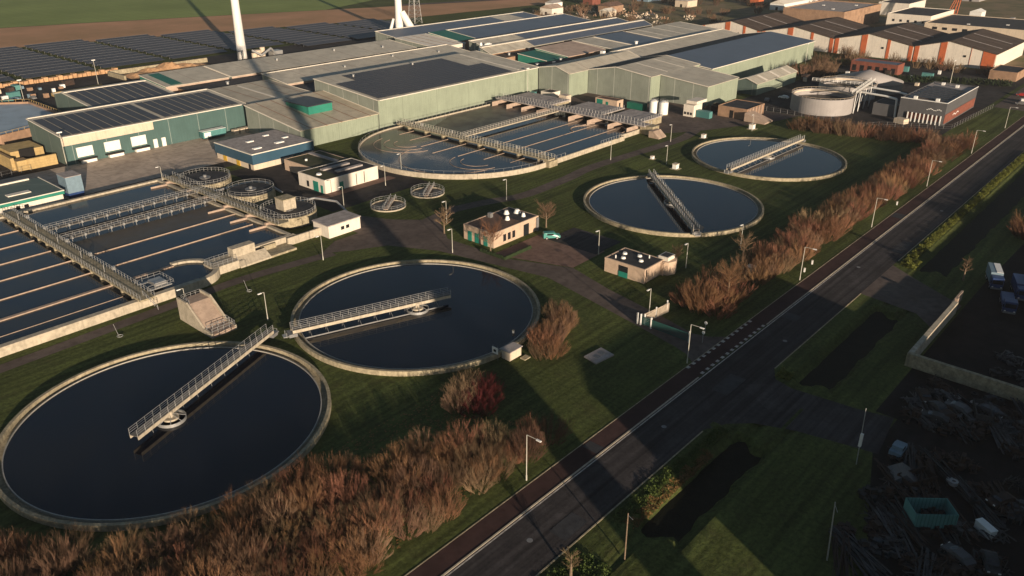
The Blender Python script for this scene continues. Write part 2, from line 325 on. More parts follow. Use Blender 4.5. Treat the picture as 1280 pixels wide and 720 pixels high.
# ------------------------------------------------------------------ ground with ditches
def ground():
    ditches = [(74, 104, 36.5, 45.8), (124.5, 165, 36, 45.4), (190, 330, 35.4, 45.3)]
    xs = {-1500, -600, -200, -60, 0, 30, 60, 480, 700, 1000, 1700, 3000, 5000}; ys = {-1500, -500, -150, -40, 0, 15, 25, 50, 57, 60.5, 65, 100, 160, 236, 340, 440, 560, 900, 1500, 2500, 4500}
    for a, b, c, d in ditches: xs |= {a+i*1.5 for i in range(int((b-a)/1.5)+1)}
    ys |= {35+i*.9 for i in range(13)}
    xs = sorted(xs); ys = sorted(ys)
    rg = random.Random(3)
    def z(x, y):
        for a, b, c, d in ditches:
            w1 = .22*sin(x*.55)+.15*sin(x*1.3+1)
            e = min(x-a-1.2*sin(y), b-x-1.2*sin(y*1.3), (y-c-w1)*.95, (d-y+w1*.3)*.95)
            if e > 0:
                u = min(1, e/4.2); return -2.3*u*u*(3-2*u)+rg.uniform(-.05, .05)
        return 0.
    mb = MB(); nx = len(xs)
    for y in ys:
        for x in xs: mb.v.append((x, y, z(x, y)))
    for j in range(len(ys)-1):
        for i in range(nx-1): mb.f.append((j*nx+i, j*nx+i+1, (j+1)*nx+i+1, (j+1)*nx+i))
    struct(mb, 'ground', M['grass'])
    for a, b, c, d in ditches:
        struct(MB().poly([(a+.5, c+.5, -1.05), (b-.5, c+.5, -1.05), (b-.5, d-.5, -1.05), (a+.5, d-.5, -1.05)]), 'ditch_shade', M['weed'])  # dark sheet over the weedy bottom, set high to widen the painted shade
ground()
def sheet(name, pts, z, m): return struct(MB().poly([(x, y, z) for x, y in pts]), name, m)
def rect(name, x0, x1, y0, y1, z, m): return sheet(name, [(x0, y0), (x1, y0), (x1, y1), (x0, y1)], z, m)
def strip(name, pts, wd, z, m):
    mb = MB(); L = []; Rr = []; P = [Vector(p) for p in pts]
    for i, p in enumerate(P):
        d = (P[min(i+1, len(P)-1)]-P[max(i-1, 0)]).normalized(); nrm = Vector((-d.y, d.x))*wd/2
        L.append(p+nrm); Rr.append(p-nrm)
    k = len(P); mb.v = [(p.x, p.y, z) for p in L]+[(p.x, p.y, z) for p in Rr]
    for i in range(k-1): mb.f.append((k+i, k+i+1, i+1, i))
    return struct(mb, name, m)
def smooth(pts, n=6):
    out = []
    P = [Vector(p) for p in pts]; P = [P[0]*2-P[1]]+P+[P[-1]*2-P[-2]]
    for i in range(1, len(P)-2):
        for k in range(n):
            t = k/n; a, b, c, d = P[i-1:i+3]
            out.append(.5*((2*b)+(c-a)*t+(2*a-5*b+4*c-d)*t*t+(3*b-a-3*c+d)*t**3))
    out.append(P[-2]); return out
# main road, cycle path, side roads
rect('road', -200, 900, 48.2, 56.75, .02, M['asphalt'])
rect('cycle_path', -200, 900, 57.0, 60.3, .03, M['cycle'])
struct(MB().box(-200, 114, 56.75, 57.0, 0, .1).box(141, 900, 56.75, 57.0, 0, .1), 'kerb', M['conc'])
struct(MB().box(-200, 900, 60.3, 60.45, 0, .06).box(-200, 100, 48.0, 48.2, 0, .07).box(126, 168, 48.0, 48.2, 0, .07).box(192, 900, 48.0, 48.2, 0, .07), 'path_edging', M['concold'])
rect('road_marking', -200, 900, 56.35, 56.55, .036, M['white'])
sheet('side_road', [(100.5, 48.2), (104.5, 46.2), (107.5, 43), (110, 37), (112, 28), (112.5, 25), (124.1, 26.5), (122.8, 32), (121.6, 43), (122.6, 46.4), (126, 48.2)], .012, M['asphalt'])
sheet('side_road', [(168, 48.2), (188.5, 48.2), (184, 42), (176, 30), (160, 30.6), (166, 36), (167, 42)], .014, M['asphalt2'])
mb = MB()
for i in range(14):                                          # block marking where the plant entrance crosses
    x = 115.5+i*1.85
    for y in (57.15, 60.0): mb.box(x, x+.8, y-.28, y+.28, .03, .052)
struct(mb, 'crossing_marking', M['white'])
sheet('entrance_road', [(118, 60.45), (131, 60.45), (128.8, 63), (127.8, 66), (130.5, 76), (133.5, 90), (137.5, 103), (130, 122), (126.5, 120), (129.5, 104), (126.5, 90), (123.8, 78), (121, 66), (120, 63)], .02, M['asphalt2'])
sheet('forecourt', [(126.5, 119.9), (131, 119.9), (131.5, 124), (131, 138), (138, 148), (150, 151.5), (150, 155), (136, 153), (131, 159), (127, 168), (122, 172), (118.5, 172), (118.5, 158), (111, 158), (104, 154), (110, 150), (118, 146), (124, 134)], .028, M['asphalt2'])
sheet('parking', [(137.6, 103.2), (150.5, 103.5), (154, 109), (153.5, 113), (148.5, 122.6), (132, 122.6), (131.2, 122)], .034, M['paver'])
rect('parking_bay', 147.5, 158.5, 104, 119, .042, M['asphalt'])
strip('path', smooth([(20, 152.5), (61, 154.0), (80, 155), (92, 154), (106, 152)]), 3.2, .02, M['asphalt2'])
strip('path', smooth([(146, 153), (158, 150), (170, 146), (190, 146.5), (205, 148), (230, 146.5), (256, 145), (276, 149)]), 4.2, .024, M['asphalt2'])
rect('yard', 124, 160, 176, 231, .02, M['dark_yard'])
rect('apron', 128, 156, 186.5, 190, .03, M['paver'])
sheet('yard', [(257, 236), (257, 155), (262, 151), (270, 146), (300, 132), (318, 128), (318, 165), (300, 236)], .032, M['asphalt2'])
rect('factory_yard', 40, 482, 236.2, 438, .012, M['dark_yard'])
rect('loading_yard', 70, 160, 242, 276, .024, M['yard'])
rect('sludge_yard', 318.5, 478, 76, 160, .016, M['dark_yard'])
rect('car_park', 388, 470, 62, 74, .02, M['asphalt2'])
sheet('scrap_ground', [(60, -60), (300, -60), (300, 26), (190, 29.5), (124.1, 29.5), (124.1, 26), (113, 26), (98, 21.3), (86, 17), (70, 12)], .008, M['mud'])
sheet('brown_land', [(100, 556), (180, 553), (330, 516), (430, 486), (600, 470), (600, 512), (480, 555), (250, 640), (60, 700), (-200, 800), (-200, 700)], .05, M['brown'])
sheet('green_field', [(-600, 1200), (-200, 802), (60, 702), (250, 642), (420, 578), (520, 620), (300, 1300), (-100, 1700)], .05, M['field'])
sheet('back_road', [(480, 556), (620, 506), (700, 470), (702, 476), (622, 514), (484, 566)], .09, M['asphalt2'])
sheet('rough_land', [(482, 75), (1500, 75), (1800, 900), (700, 900), (705, 480), (620, 440), (482, 430)], .02, M['rough'])

# ------------------------------------------------------------------ round clarifiers
def clarifier(c, r, label, bridge, full, blabel):
    cx, cy = c; t = thing('clarifier_tank', label, 'settling tank', (cx, cy, 0), 'round settling tanks')
    MB().ring(cx, cy, r-.55, r, -.3, 1.0, 128).build('rim_wall', M['concold'], t)
    MB().ring(cx, cy, r-1.55, r-.55, -.3, .12, 128).build('overflow_channel', M['concold'], t)
    MB().ring(cx, cy, r-1.70, r-1.55, -.3, .62, 128).build('weir', M['weir'], t)
    mb = MB(); n = 128; mb.poly([(cx+(r-1.7)*cos(2*pi*i/n), cy+(r-1.7)*sin(2*pi*i/n), .45) for i in range(n)]); mb.build('water', M['water'], t)
    b = thing('scraper_bridge', blabel, 'bridge', (cx, cy, 0), 'scraper bridges on the round tanks')
    (ax, ay), (bx, by) = bridge; A = Vector((ax, ay, 0)); B = Vector((bx, by, 0)); d = (B-A).normalized(); nrm = Vector((-d.y, d.x, 0))
    zt = 2.25; up = Vector((0, 0, zt)); wd = .75
    MB().beam(A+up, B+up, 2*wd, .1).build('deck', M['grate'], b)
    g = MB()
    for sg in (-1, 1): g.beam(A+up+nrm*sg*wd-Vector((0, 0, .02)), B+up+nrm*sg*wd-Vector((0, 0, .02)), .14, .62)
    g.build('girder', M['conc'], b)
    for sg in (-1, 1):
        MB().rail([A+up+nrm*sg*wd, B+up+nrm*sg*wd], 1.7, 1.15, .04, 3).build('railing', M['steel'], b)
    e = MB(); e.obox(A.x, A.y, 1.0, zt-.6, 1.6, 2.2, atan2(d.y, d.x))
    if full: e.obox(B.x, B.y, 1.0, zt-.6, 1.6, 2.2, atan2(d.y, d.x))
    build_each(e, 'end_carriage', M['steeld'], b)
    w = MB()
    for P0 in ([A, B] if full else [A]):
        for sg in (-1, 1):
            q = P0+nrm*sg*.8; w.tube((q.x-d.x*.15, q.y-d.y*.15, 1.28), (q.x+d.x*.15, q.y+d.y*.15, 1.28), .28, .28, 12)
    build_each(w, 'wheel', M['black'], b)
    # ladder stub and steps outside the rim
    s = MB(); o = A-d*1.2; s.rail([o+nrm*.7+Vector((0, 0, .9)), o-nrm*.7+Vector((0, 0, .9))], 1.4, 1.1, .04)
    s.beam(o+Vector((0, 0, 1.2))-nrm*.7, o+Vector((0, 0, 1.2))+nrm*.7, 1.2, .12); s.build('step_platform', M['steel'], b)
    k = MB().cone(cx, cy, .3, zt-.1, .45, .45, 16).cone(cx, cy, .8, 1.15, 1.25, 1.25, 24).build('centre_column', M['conc'], b)
    f = MB().ring(cx, cy, 2.25, 2.35, .25, 1.0, 40)
    for i in range(8): a = i*pi/4+.3; f.tube((cx+.4*cos(a), cy+.4*sin(a), 1.6), (cx+2.3*cos(a), cy+2.3*sin(a), .98), .06)
    f.build('feed_well', M['steel'], b)
    sk = MB(); L = (B-A).length
    hh = 6
    for i in range(1, 10 if not full else 14):                                  # scum baffle arms hanging beside the bridge
        p = A+d*(L*i/(10 if not full else 14))
        sk.tube(p+Vector((0, 0, zt-.5)), p-nrm*1.9+Vector((0, 0, .75)), .05)
        sk.tube(p+Vector((0, 0, zt-.5)), p+nrm*.2+Vector((0, 0, .3)), .05)
    sk.beam(A+d*2-nrm*1.9+Vector((0, 0, .8)), A+d*(L*(.93))-nrm*1.9+Vector((0, 0, .8)), .06, .25)
    sk.build('skimmer', M['steeld'], b)
    if full or ax > 73:
        o1 = A+d*3-nrm*2.4; o2 = A+d*(L*.86)-nrm*2.2; q_ = MB(); k_ = 14; e1 = []; e2 = []
        for i in range(k_+1):
            c_ = o1.lerp(o2, i/k_); wv = (.7+.35*sin(i*1.7)+.2*sin(i*3.1))*(1 if 0 < i < k_ else .2); e1.append((c_.x, c_.y, .458)); e2.append((c_.x-nrm.x*wv*1.6, c_.y-nrm.y*wv*1.6, .458))
        q_.poly(e1+e2[::-1]); q_.build('scum', M['sludge'], t)
    return t
clarifier((45, 113.8), 25.4, 'large round concrete settling tank nearest the camera, filled with near-black water', ((71.4, 125.6), (38, 111.4)), False, 'steel half bridge with railings pointing over the nearest round tank')
clarifier((98.3, 113.4), 25.4, 'round settling tank of dark water just beside the reddish bush cluster, second nearest', ((74.3, 122.7), (105.6, 111.4)), False, 'steel half bridge resting on the left rim of the second round tank')
clarifier((191.1, 109.4), 24.9, 'round blue-black settling tank crossed by a full bridge, beyond the flat roofed hut', ((173.4, 91.7), (206.9, 126.6)), True, 'full width bridge running away from the camera across the third round tank')
clarifier((252.1, 110), 24.8, 'farthest round settling tank, of blue water, next to the brown hedge', ((226.6, 110.9), (277.4, 109.3)), True, 'pale full width bridge lying crosswise over the farthest round tank')

# ------------------------------------------------------------------ left carousel basin
WL = .9
t = thing('aeration_basin', 'large rectangular aeration basin with parallel lanes of water at the left edge', 'aeration basin', (60, 158, 0))
w1 = MB().box(-40, 75, 157.4, 158.8, 0, 1.9).box(-40, 112, 233.8, 235.0, 0, 1.9).box(103.2, 104.2, 166.6, 233.8, 0, 1.9)
w1.ring(75, 164.6, 6.0, 7.2, 0, 1.88, 24, -pi/2, pi/2).box(81, 104.2, 165.4, 166.6, 0, 1.89)
w1.build('outer_wall', M['conc'], t)
for y, a, b in ((170.4, -40, 75), (180.4, -40, 102), (190.8, -40, 103.2), (200.6, -40, 60), (210.8, -40, 60), (221, -40, 60)):
    wd = .9 if y == 170.4 else .2
    if b > 70: MB().box(a, 61, y-wd/2, y+wd/2, 0, 1.62).build('lane_wall', M['concpink'], t); MB().box(64, b, y-wd/2, y+wd/2, 0, 1.62).build('lane_wall', M['concpink'], t)
    else: MB().box(a, b, y-wd/2, y+wd/2, 0, 1.62).build('lane_wall', M['concpink'], t)
MB().box(-40, 60, 163.0, 163.1, 0, 1.48).build('baffle', M['concpink'], t)
pts = [(-40, 158.8), (75, 158.8)]+[(75+6*sin(a*pi/12), 164.8-6*cos(a*pi/12)) for a in range(1, 7)]+[(81, 165.4+1.2), (103.2, 166.6), (103.2, 233.8), (-40, 233.8)]
pts[-4] = (81, 166.6)
MB().poly([(x, y, 1.38) for x, y in pts]).build('water', M['water2'], t)
MB().poly([(64.4, 191.2, 1.395), (103.1, 191.2, 1.395), (103.1, 202.6, 1.395), (64.4, 202.6, 1.395)]).build('froth', M['sludge'], t)
t = thing('walkway', 'long concrete walkway with railings crossing the lanes of the left basin', 'walkway', (62, 195, 0))
MB().box(60.6, 63.8, 156, 235, 2.1, 2.5).build('deck', M['concold'], t)
mb = MB()
for y in range(160, 236, 5): mb.box(60.7, 63.2, y, y+.5, 0, 2.1)
build_each(mb, 'pier', M['concold'], t)
for x in (60.7, 63.7): MB().rail([(x, 156, 2.5), (x, 235, 2.5)], 1.5, 1.15, .045, 2).build('railing', M['steel'], t)
mb = MB().rail([(64.0, 159, 2.5), (69.5, 159, 2.5), (69.5, 165, 2.5), (64.0, 165, 2.5)], 1.4, 1.1, .045).rail([(62.2, 152.0, 1.2), (62.2, 158, 2.5)], 1.6, 1.1, .05)
mb.box(64, 69.3, 159.5, 160.1, 2.2, 2.4).box(64, 69.3, 164, 164.6, 2.2, 2.4).box(66, 68.6, 160.5, 163.6, 2.4, 3.1); mb.build('sluice_platform', M['steel'], t)
mb = MB()
for y in (176, 188, 201, 214, 226): mb.box(63.9, 64.7, y, y+.8, 2.3, 3.1).tube((62.2, y, 2.5), (62.2, y, 4.3), .1)
build_each(mb, 'drive_box', M['steel'], t)
for y, nm in ((213.4, 'rear'), (203.8, 'front')):
    t = thing('catwalk', f'steel catwalk with mixers along the lanes, {nm} one of the pair in the left basin', 'walkway', (84, y, 0), 'catwalk pair in the left basin')
    MB().box(63.8, 107, y-.7, y+.7, 2.2, 2.45).build('deck', M['grate'], t)
    for dy in (-.7, .7): MB().rail([(63.8, y+dy, 2.45), (107, y+dy, 2.45)], 1.6, 1.1, .045, 2).build('railing', M['steel'], t)
    for i in range(13):
        x = 66+i*3.2; MB().tube((x, y-1.2, .9), (x, y-1.0, 3.0), .07).box(x-.25, x+.25, y-1.4, y-.9, 2.3, 2.9).beam((x, y-1.2, 2.15), (x, y+.95, 2.15), .1, .1).tube((x, y+.9, .9), (x, y+.9, 2.2), .08).build('mixer', M['steel'], t)
# three round aerator platforms
for (x, y, r, lab) in ((112.2, 221.8, 7.4, 'round concrete aerator deck with railings, the one nearest the loading yard'), (115.2, 202.0, 6.6, 'middle one of the three round aerator decks at the basin end'), (112.4, 179.6, 7.4, 'round aerator deck carrying a concrete cabin, nearest the small white hut')):
    t = thing('aerator_platform', lab, 'aerator deck', (x, y, 0), 'round aerator decks of the left basin')
    MB().cone(x, y, .2, 2.9, r, r, 48).build('drum', M['concold'], t)
    MB().cone(x, y, 2.9, 3.0, r-.5, r-.5, 48).build('deck', M['tar'], t)
    MB().rail([(x+(r-.15)*cos(2*pi*i/20), y+(r-.15)*sin(2*pi*i/20), 2.9) for i in range(20)], 1.5, 1.2, .05, 2, True).build('railing', M['steel'], t)
    MB().cone(x, y, 3.0, 3.25, 1.6, 1.6, 24).cone(x, y, 3.25, 3.9, .5, .5, 12).build('motor', M['steeld'], t)
t = thing('link_platform', 'raised concrete gangway with railings joining the three round aerator decks', 'walkway', (107, 200, 0))
MB().box(104.2, 107.6, 172, 232, 2.5, 2.85).build('deck', M['concold'], t)
for x in (104.4, 107.4): MB().rail([(x, 172, 2.85), (x, 232, 2.85)], 1.6, 1.15, .045, 2).build('railing', M['steel'], t)
mb = MB()
for y in (176, 185, 196, 207, 216, 228): mb.xprof(103.2, 107.4, [(y, 0), (y+.8, 0), (y+.8, 2.5), (y, 2.5)]); mb.prism([(98.5, y+.4), (103.2, y), (103.2, y+.8)], 0, 1.9)
build_each(mb, 'pier', M['concpink'], t)
mb = MB().path([(107.6, 212, 1.6), (122, 212, 1.6), (124, 208, 1.6), (124, 200, .2)], .35, 8).path([(118, 186, 1.9), (124, 184, 2.2), (127, 178, 1.8), (126, 172, .3)], .3, 8)
mb.build('pipe', M['steel'], t)
t = thing('aerator_cabin', 'small windowless concrete cabin standing on a round aerator deck', 'cabin', (112.6, 180.6, 3.0))
MB().box(110.6, 114.4, 178.6, 182.4, 3.0, 6.0).build('wall', M['conc'], t); MB().box(110.5, 114.5, 178.5, 182.5, 6.0, 6.2).build('roof', M['concold'], t)
t = thing('pump_hut', 'small cream hut with a flat grey roof at the end of the left basin', 'hut', (116, 163, 0))
MB().box(111.2, 121.2, 160.4, 166.8, 0, 3.2).build('wall', M['wwall'], t)
MB().box(111.0, 121.4, 160.2, 167.0, 3.2, 3.45).build('roof', M['gravelroof'], t)
for x in (115.0, 116.6): MB().box(x, x+1.0, 160.34, 160.4, 1.3, 2.2).build('window', M['glass'], t)
single(MB().box(101.5, 111.2, 164.0, 164.5, 0, 2.0).box(104.2, 104.5, 164.5, 166, 0, 2), 'retaining_wall', M['conc'], 'low cream concrete wall between the left basin and the small hut', 'wall', (106, 164, 0))
t = thing('gate_chamber', 'white sloping concrete chamber with railed platform on the near side of the left basin', 'concrete chamber', (88, 162, 0))
MB().box(79.8, 86.2, 161, 165.4, 0, 1.9).build('platform', M['conc'], t)
MB().rail([(80, 165, 1.9), (80, 161.2, 1.9), (86, 161.2, 1.9)], 1.3, 1.1, .045).rail([(80, 165, 1.9), (86, 165, 1.9)], 1.3).build('railing', M['steel'], t)
m_ = MB(); m_.prism([(86.2, 163.2), (92, 163.2), (92, 165.4), (86.2, 165.4)], 0, 4.0)
m_.xprof(86.3, 94.5, [(160.6, 0), (163.2, 0), (163.2, 1.9), (160.6, .4)]); m_.build('chamber', M['conc'], t)
MB().box(94.5, 101.6, 160.6, 165.3, 0, .5).box(94.5, 98.5, 164.6, 165.3, .5, 1.7).build('slab', M['concold'], t)
t = thing('stair_block', 'tall sloped concrete block with steps and railings beside the nearest round tank', 'concrete block', (67, 141, 0))
mb = MB(); mb.xprof(64.5, 69.1, [(134.6, 0), (146.8, 0), (146.8, 4.3), (143.4, 4.3), (137.8, .8), (134.6, .8)]); mb.build('block', M['concpink'], t)
PR = [(134.6, 0), (147, 0), (147, 4.9), (143.2, 4.9), (137.6, 1.1), (134.6, 1.0)]
MB().xprof(64.1, 64.48, PR).xprof(69.12, 69.5, PR).build('side_wall', M['conc'], t)
MB().rail([(64.4, 134.8, .8), (69.3, 134.8, .8), (69.3, 138, 1.0)], 1.1, 1.1, .05).rail([(64.4, 136.8, .8), (69.3, 136.8, .8)], 1.1, 1.1, .05).rail([(64.9, 143.4, 4.4), (64.9, 146.6, 4.4), (69, 146.6, 4.4)], 1.1, .8, .04).build('railing', M['steel'], t)

# ------------------------------------------------------------------ middle carousel basin
t = thing('aeration_basin', 'oval ended aeration basin with curved guide walls in front of the green factory hall', 'aeration basin', (205, 195, 0))
CX, CY, CR = 194.5, 195.2, 36.2
w1 = MB().ring(CX, CY, CR-.5, CR, 0, 1.6, 48, pi/2, 1.5*pi)
w1.box(CX, 256.5, CY+CR-.5, CY+CR, 0, 1.6).box(CX, 240, CY-CR, CY-CR+.5, 0, 1.6).box(240, 257, 160.6, 161.1, 0, 1.6).box(239.5, 240, 159.2, 161.1, 0, 1.6)
w1.build('outer_wall', M['conc'], t)
pts = [(CX+(CR-.5)*cos(a), CY+(CR-.5)*sin(a)) for a in [pi/2+pi*i/40 for i in range(41)]]
pts = pts+[(239.9, CY-CR+.5), (240, 161.1), (257, 161.1), (257, CY+CR-.5)]
MB().poly([(x, y, 1.1) for x, y in pts]).build('water', M['water2'], t)
for y in (168.5, 177.5, 186.5, 195.5, 204.5, 213.5, 222.5):
    a = 180 + 3*abs(y-195.5)/9
    MB().box(a, 196, y-.08, y+.08, 0, 1.24).build('lane_wall', M['concpink'], t)
    if y < 192 : MB().box(199.5, 248, y-.08, y+.08, 0, 1.24).build('lane_wall', M['concpink'], t)
for cx, cy, rr in ((183, 177.5, (5.5, 9)), (181, 186.5, (18,)), (183, 211, (5, 8.5, 12))):
    for r in rr: MB().ring(cx, cy, r-.07, r+.07, 0, 1.2, 24, pi/2+.15, 1.5*pi-.15).build('guide_wall', M['concpink'], t)
MB().ring(244, 172, 8.8, 9.1, 0, 1.4, 20, -pi/2, pi/2).ring(240, 176, 5.8, 6.1, 0, 1.3, 14, .2, pi-.3).build('guide_wall', M['concpink'], t)
MB().poly([(200, 201.6, 1.115), (255, 201.6, 1.115), (255, 230, 1.115), (222, 230, 1.115), (205, 222, 1.115)]).build('froth', M['sludge'], t)
mb = MB(); ps = [(CX+(CR-.25)*cos(a), CY+(CR-.25)*sin(a), 1.6) for a in [pi/2+pi*i/36 for i in range(37)]]
mb.rail([(256, CY+CR-.25, 1.6)]+ps, 2.4, 1.0, .04, 1); mb.rail([(197, 159.3, 1.6), (206, 159.3, 1.6)], 2.2, 1.0, .04, 1); mb.rail([(226, 159.3, 1.6), (240, 159.3, 1.6)], 1.6, 1.0, .04, 1); mb.build('railing', M['steel'], t)
t = thing('walkway', 'concrete walkway with dense railings crossing the oval ended basin', 'walkway', (197.6, 195, 0))
MB().box(196.0, 199.4, 158.4, 232, 2.0, 2.45).build('deck', M['concold'], t)
mb = MB()
for y in range(163, 232, 9): mb.box(196.4, 199, y-.3, y+.3, 0, 2.0)
mb.box(195.6, 199.8, 157.6, 160.2, 0, 2.0); build_each(mb, 'pier', M['concold'], t)
for x in (196.1, 199.3): MB().rail([(x, 158.4, 2.45), (x, 232, 2.45)], 1.4, 1.2, .05, 2).build('railing', M['pole'], t)
mb = MB()
for y in (163, 175, 184, 206, 222): mb.box(199.5, 200.2, y, y+.7, 2.3, 3.3)
build_each(mb, 'drive_box', M['steel'], t)
t = thing('catwalk', 'white railed catwalk along the middle of the oval ended basin', 'walkway', (228, 200, 0))
MB().box(199.4, 256, 199.3, 200.9, 2.1, 2.5).build('deck', M['conc'], t)
for y in (199.4, 200.8): MB().rail([(199.4, y, 2.5), (256, y, 2.5)], 1.5, 1.2, .05, 2).build('railing', M['weir'], t)
t = thing('aerator_gallery', 'raised concrete aerator gallery with slanted supports at the right end of the oval ended basin', 'aerator deck', (258, 195, 0))
MB().box(251, 256, 158, 232, 2.9, 3.3).box(256, 272, 163, 178, 2.7, 3.1).box(256, 272, 181, 199, 2.7, 3.1).box(256, 270, 207, 230, 2.7, 3.1).build('deck', M['gravelroof'], t)
MB().box(256, 271.6, 163.4, 177.6, 0, 2.7).box(256, 271.6, 181.4, 198.6, 0, 2.7).box(256, 269.6, 207.4, 229.6, 0, 2.7).box(252, 256.4, 155, 160.5, 0, 3.2).build('wall', M['concold'], t)
mb = MB()
for y in (162, 170.5, 180, 189, 205, 213, 221, 229): mb.prism([(245.5, y), (251.5, y-.3), (256, y-.9), (256, y+.9), (251.5, y+.3)], 0, 2.9)
build_each(mb, 'support', M['concpink'], t)
for x in (251.1, 255.9): MB().rail([(x, 158, 3.3), (x, 232, 3.3)], 1.5, 1.15, .05, 2).build('railing', M['steel'], t)
MB().rail([(271.8, 163.2, 3.1), (256, 163.2, 3.1)], 1.6).rail([(271.8, 181.2, 3.1), (256.2, 181.2, 3.1)], 1.6).rail([(269.8, 207.2, 3.1), (256.2, 207.2, 3.1)], 1.6).build('railing', M['steel'], t)
mb = MB(); mb.xprof(249.5, 254.5, [(150.6, 0), (155, 0), (155, 2.4), (153.2, 2.4), (150.6, .3)]); mb.build('stair', M['concpink'], t)

# ------------------------------------------------------------------ factory halls
def hall(label, x0, x1, prof, wall, roof, gable=None, pv=None, extras=(), cat='factory hall', edge='strip', group='factory halls', over=.35):
    """prof: [(y,z) ...] roof line across y; roof: one material or one per slope"""
    y0, y1 = prof[0][0], prof[-1][0]
    t = thing('factory_hall', label, cat, ((x0+x1)/2, (y0+y1)/2, 0), group)
    top = [(y, z-.02) for y, z in prof]
    g = MB(); g.xprof(x0, x1, [(y0, 0), (y1, 0)]+top[::-1])
    wo = g.build('wall', M[wall], t); wo.data.materials.append(M[gable or wall])
    wo.data.polygons[0].material_index = 1; wo.data.polygons[1].material_index = 1
    rl = roof if isinstance(roof, (list, tuple)) else [roof]*(len(prof)-1)
    for i in range(len(prof)-1):
        (ya, za), (yb, zb) = prof[i], prof[i+1]
        oa = over if i == 0 else 0; ob = over if i == len(prof)-2 else 0; sl_ = (zb-za)/(yb-ya)
        ya2, yb2 = ya-oa, yb+ob; za2, zb2 = za-oa*sl_, zb+ob*sl_
        MB().xprof(x0-over, x1+over, [(ya2, za2), (yb2, zb2), (yb2, zb2+.22), (ya2, za2+.22)]).build('roof', M[rl[i]], t)
    zt = lambda y: next(((za+(zb-za)*(y-ya)/(yb-ya)) for (ya, za), (yb, zb) in zip(prof[:-1], prof[1:]) if ya-1e-6 <= y <= yb+1e-6), prof[-1][1])
    if edge:
        for x in (x0-over-.1, x1+over-.02):
            e = MB()
            for (ya, za), (yb, zb) in zip(prof[:-1], prof[1:]): e.xprof(x, x+.12, [(ya, za+.03), (yb, zb+.03), (yb, zb+.36), (ya, za+.36)])
            e.build('verge_trim', M[edge], t)
    for (a, b, ya, yb, rows) in (pv or ()):      # rows > 0: strips along x; rows < 0: columns running up the slope
        m = MB()
        if rows > 0:
            st = (yb-ya)/rows
            for i in range(rows):
                p0 = ya+st*i; p1 = p0+st*.86
                m.xprof(a, b, [(p0, zt(p0)+.30), (p1, zt(p1)+.30), (p1, zt(p1)+.36), (p0, zt(p0)+.36)])
        else:
            st = (b-a)/-rows
            for i in range(-rows):
                p0 = a+st*i
                m.xprof(p0, p0+st*.88, [(ya, zt(ya)+.30), (yb, zt(yb)+.30), (yb, zt(yb)+.36), (ya, zt(ya)+.36)])
        m.build('solar_array', M['pv'], t)
    for f in extras: f(t, zt)
    return t
def rlights(xs, ya, yb, wd=1.2, m='strip'):
    def f(t, zt):
        for x in xs: MB().xprof(x, x+wd, [(ya, zt(ya)+.24), (yb, zt(yb)+.24), (yb, zt(yb)+.3), (ya, zt(ya)+.3)]).build('rooflight', M[m], t)
    return f
def ridge_cap(y, a, b, wd=1.6, m='strip'):
    def f(t, zt): MB().box(a, b, y-wd/2, y+wd/2, zt(y)+.1, zt(y)+.42).build('ridge_cap', M[m], t)
    return f
def gutters(y, a, b, m='strip'):
    def f(t, zt): MB().box(a, b, y-.55, y-.36, zt(y)-.1, zt(y)+.2).build('gutter', M[m], t)
    return f
def vents(pts, h=1.0, r=.45, m='steel'):
    def f(t, zt):
        for x, y in pts: MB().cone(x, y, zt(y)+.15, zt(y)+h, r, r*.9, 12).cone(x, y, zt(y)+h, zt(y)+h+.2, r*1.5, r*1.2, 12).build('roof_vent', M[m], t)
    return f
# teal loading hall (front left)
def docks(t, zt):
    MB().box(93.6, 124, 275.8, 276, 6.4, 9.0).build('fascia', M['cream'], t)
    for i, (x, w_) in enumerate(((97.5, 5.2), (106.5, 5.2), (115.5, 5.2))):
        d = MB().box(x, x+w_, 275.7, 275.95, 2.0, 5.2).build('dock_door', M['door'], t)
        MB().box(x-.4, x+w_+.4, 274.4, 275.65, 1.1, 1.5).build('dock_leveller', M['black'], t)
        MB().box(x+.5, x+w_, 274.2, 275.6, .15, 1.1).build('dock_wall', M['door'], t)
    MB().box(123, 124.4, 275.6, 275.9, 0, 3).build('door', M['door'], t); MB().box(126, 127.4, 275.6, 275.9, 0, 3).build('door', M['door'], t)
hall('teal clad loading hall with three white dock doors, solar panels on its roof, at left', 94, 160, [(276, 9.2), (303, 10.9)], 'teal', 'beige', 'teal2', [(94.5, 128, 276.6, 299.5, -10), (129.2, 158.5, 277, 299.5, -9)], [docks, gutters(276, 94, 160), ridge_cap(303, 94, 160, 1.0)])
hall('small teal gabled hall covered in solar panels behind the loading hall', 121, 154, [(316, 8), (343, 10.2), (352, 8.4)], 'teal', 'beige', 'teal2', [(122, 153, 316.6, 341, -9)], [ridge_cap(342.6, 121, 154, 2.2)])
hall('green ended low beige roof beside the small solar hall, farthest left of the long roofs', 157, 186, [(331, 8.6), (353, 10.6)], 'pinkroof', 'beige', 'greenwall', None, [rlights([160], 332, 352, 5, 'greenroof')])
hall('very long beige sheet roof at the back of the factory, nearest the first turbine', 187.5, 296, [(331, 8.6), (353, 10.6)], 'pinkroof', 'beige', 'greeng', None, [vents([(220, 345), (255, 347), (281, 340)])])
hall('long beige sheet roof in the middle of the factory', 193, 303, [(297, 9), (315.5, 11)], 'pinkroof', 'beige', 'greeng', None, [ridge_cap(315, 193, 303, .8), vents([(230, 306), (262, 310), (288, 305)], .8)])
hall('low dark link roof squeezed between two long beige roofs', 162, 300, [(315.8, 7.4), (330.6, 7.6)], 'tan', 'tar', None, None, [vents([(180, 322), (205, 325), (240, 321), (270, 325)], 1.2, .6)], edge=None)
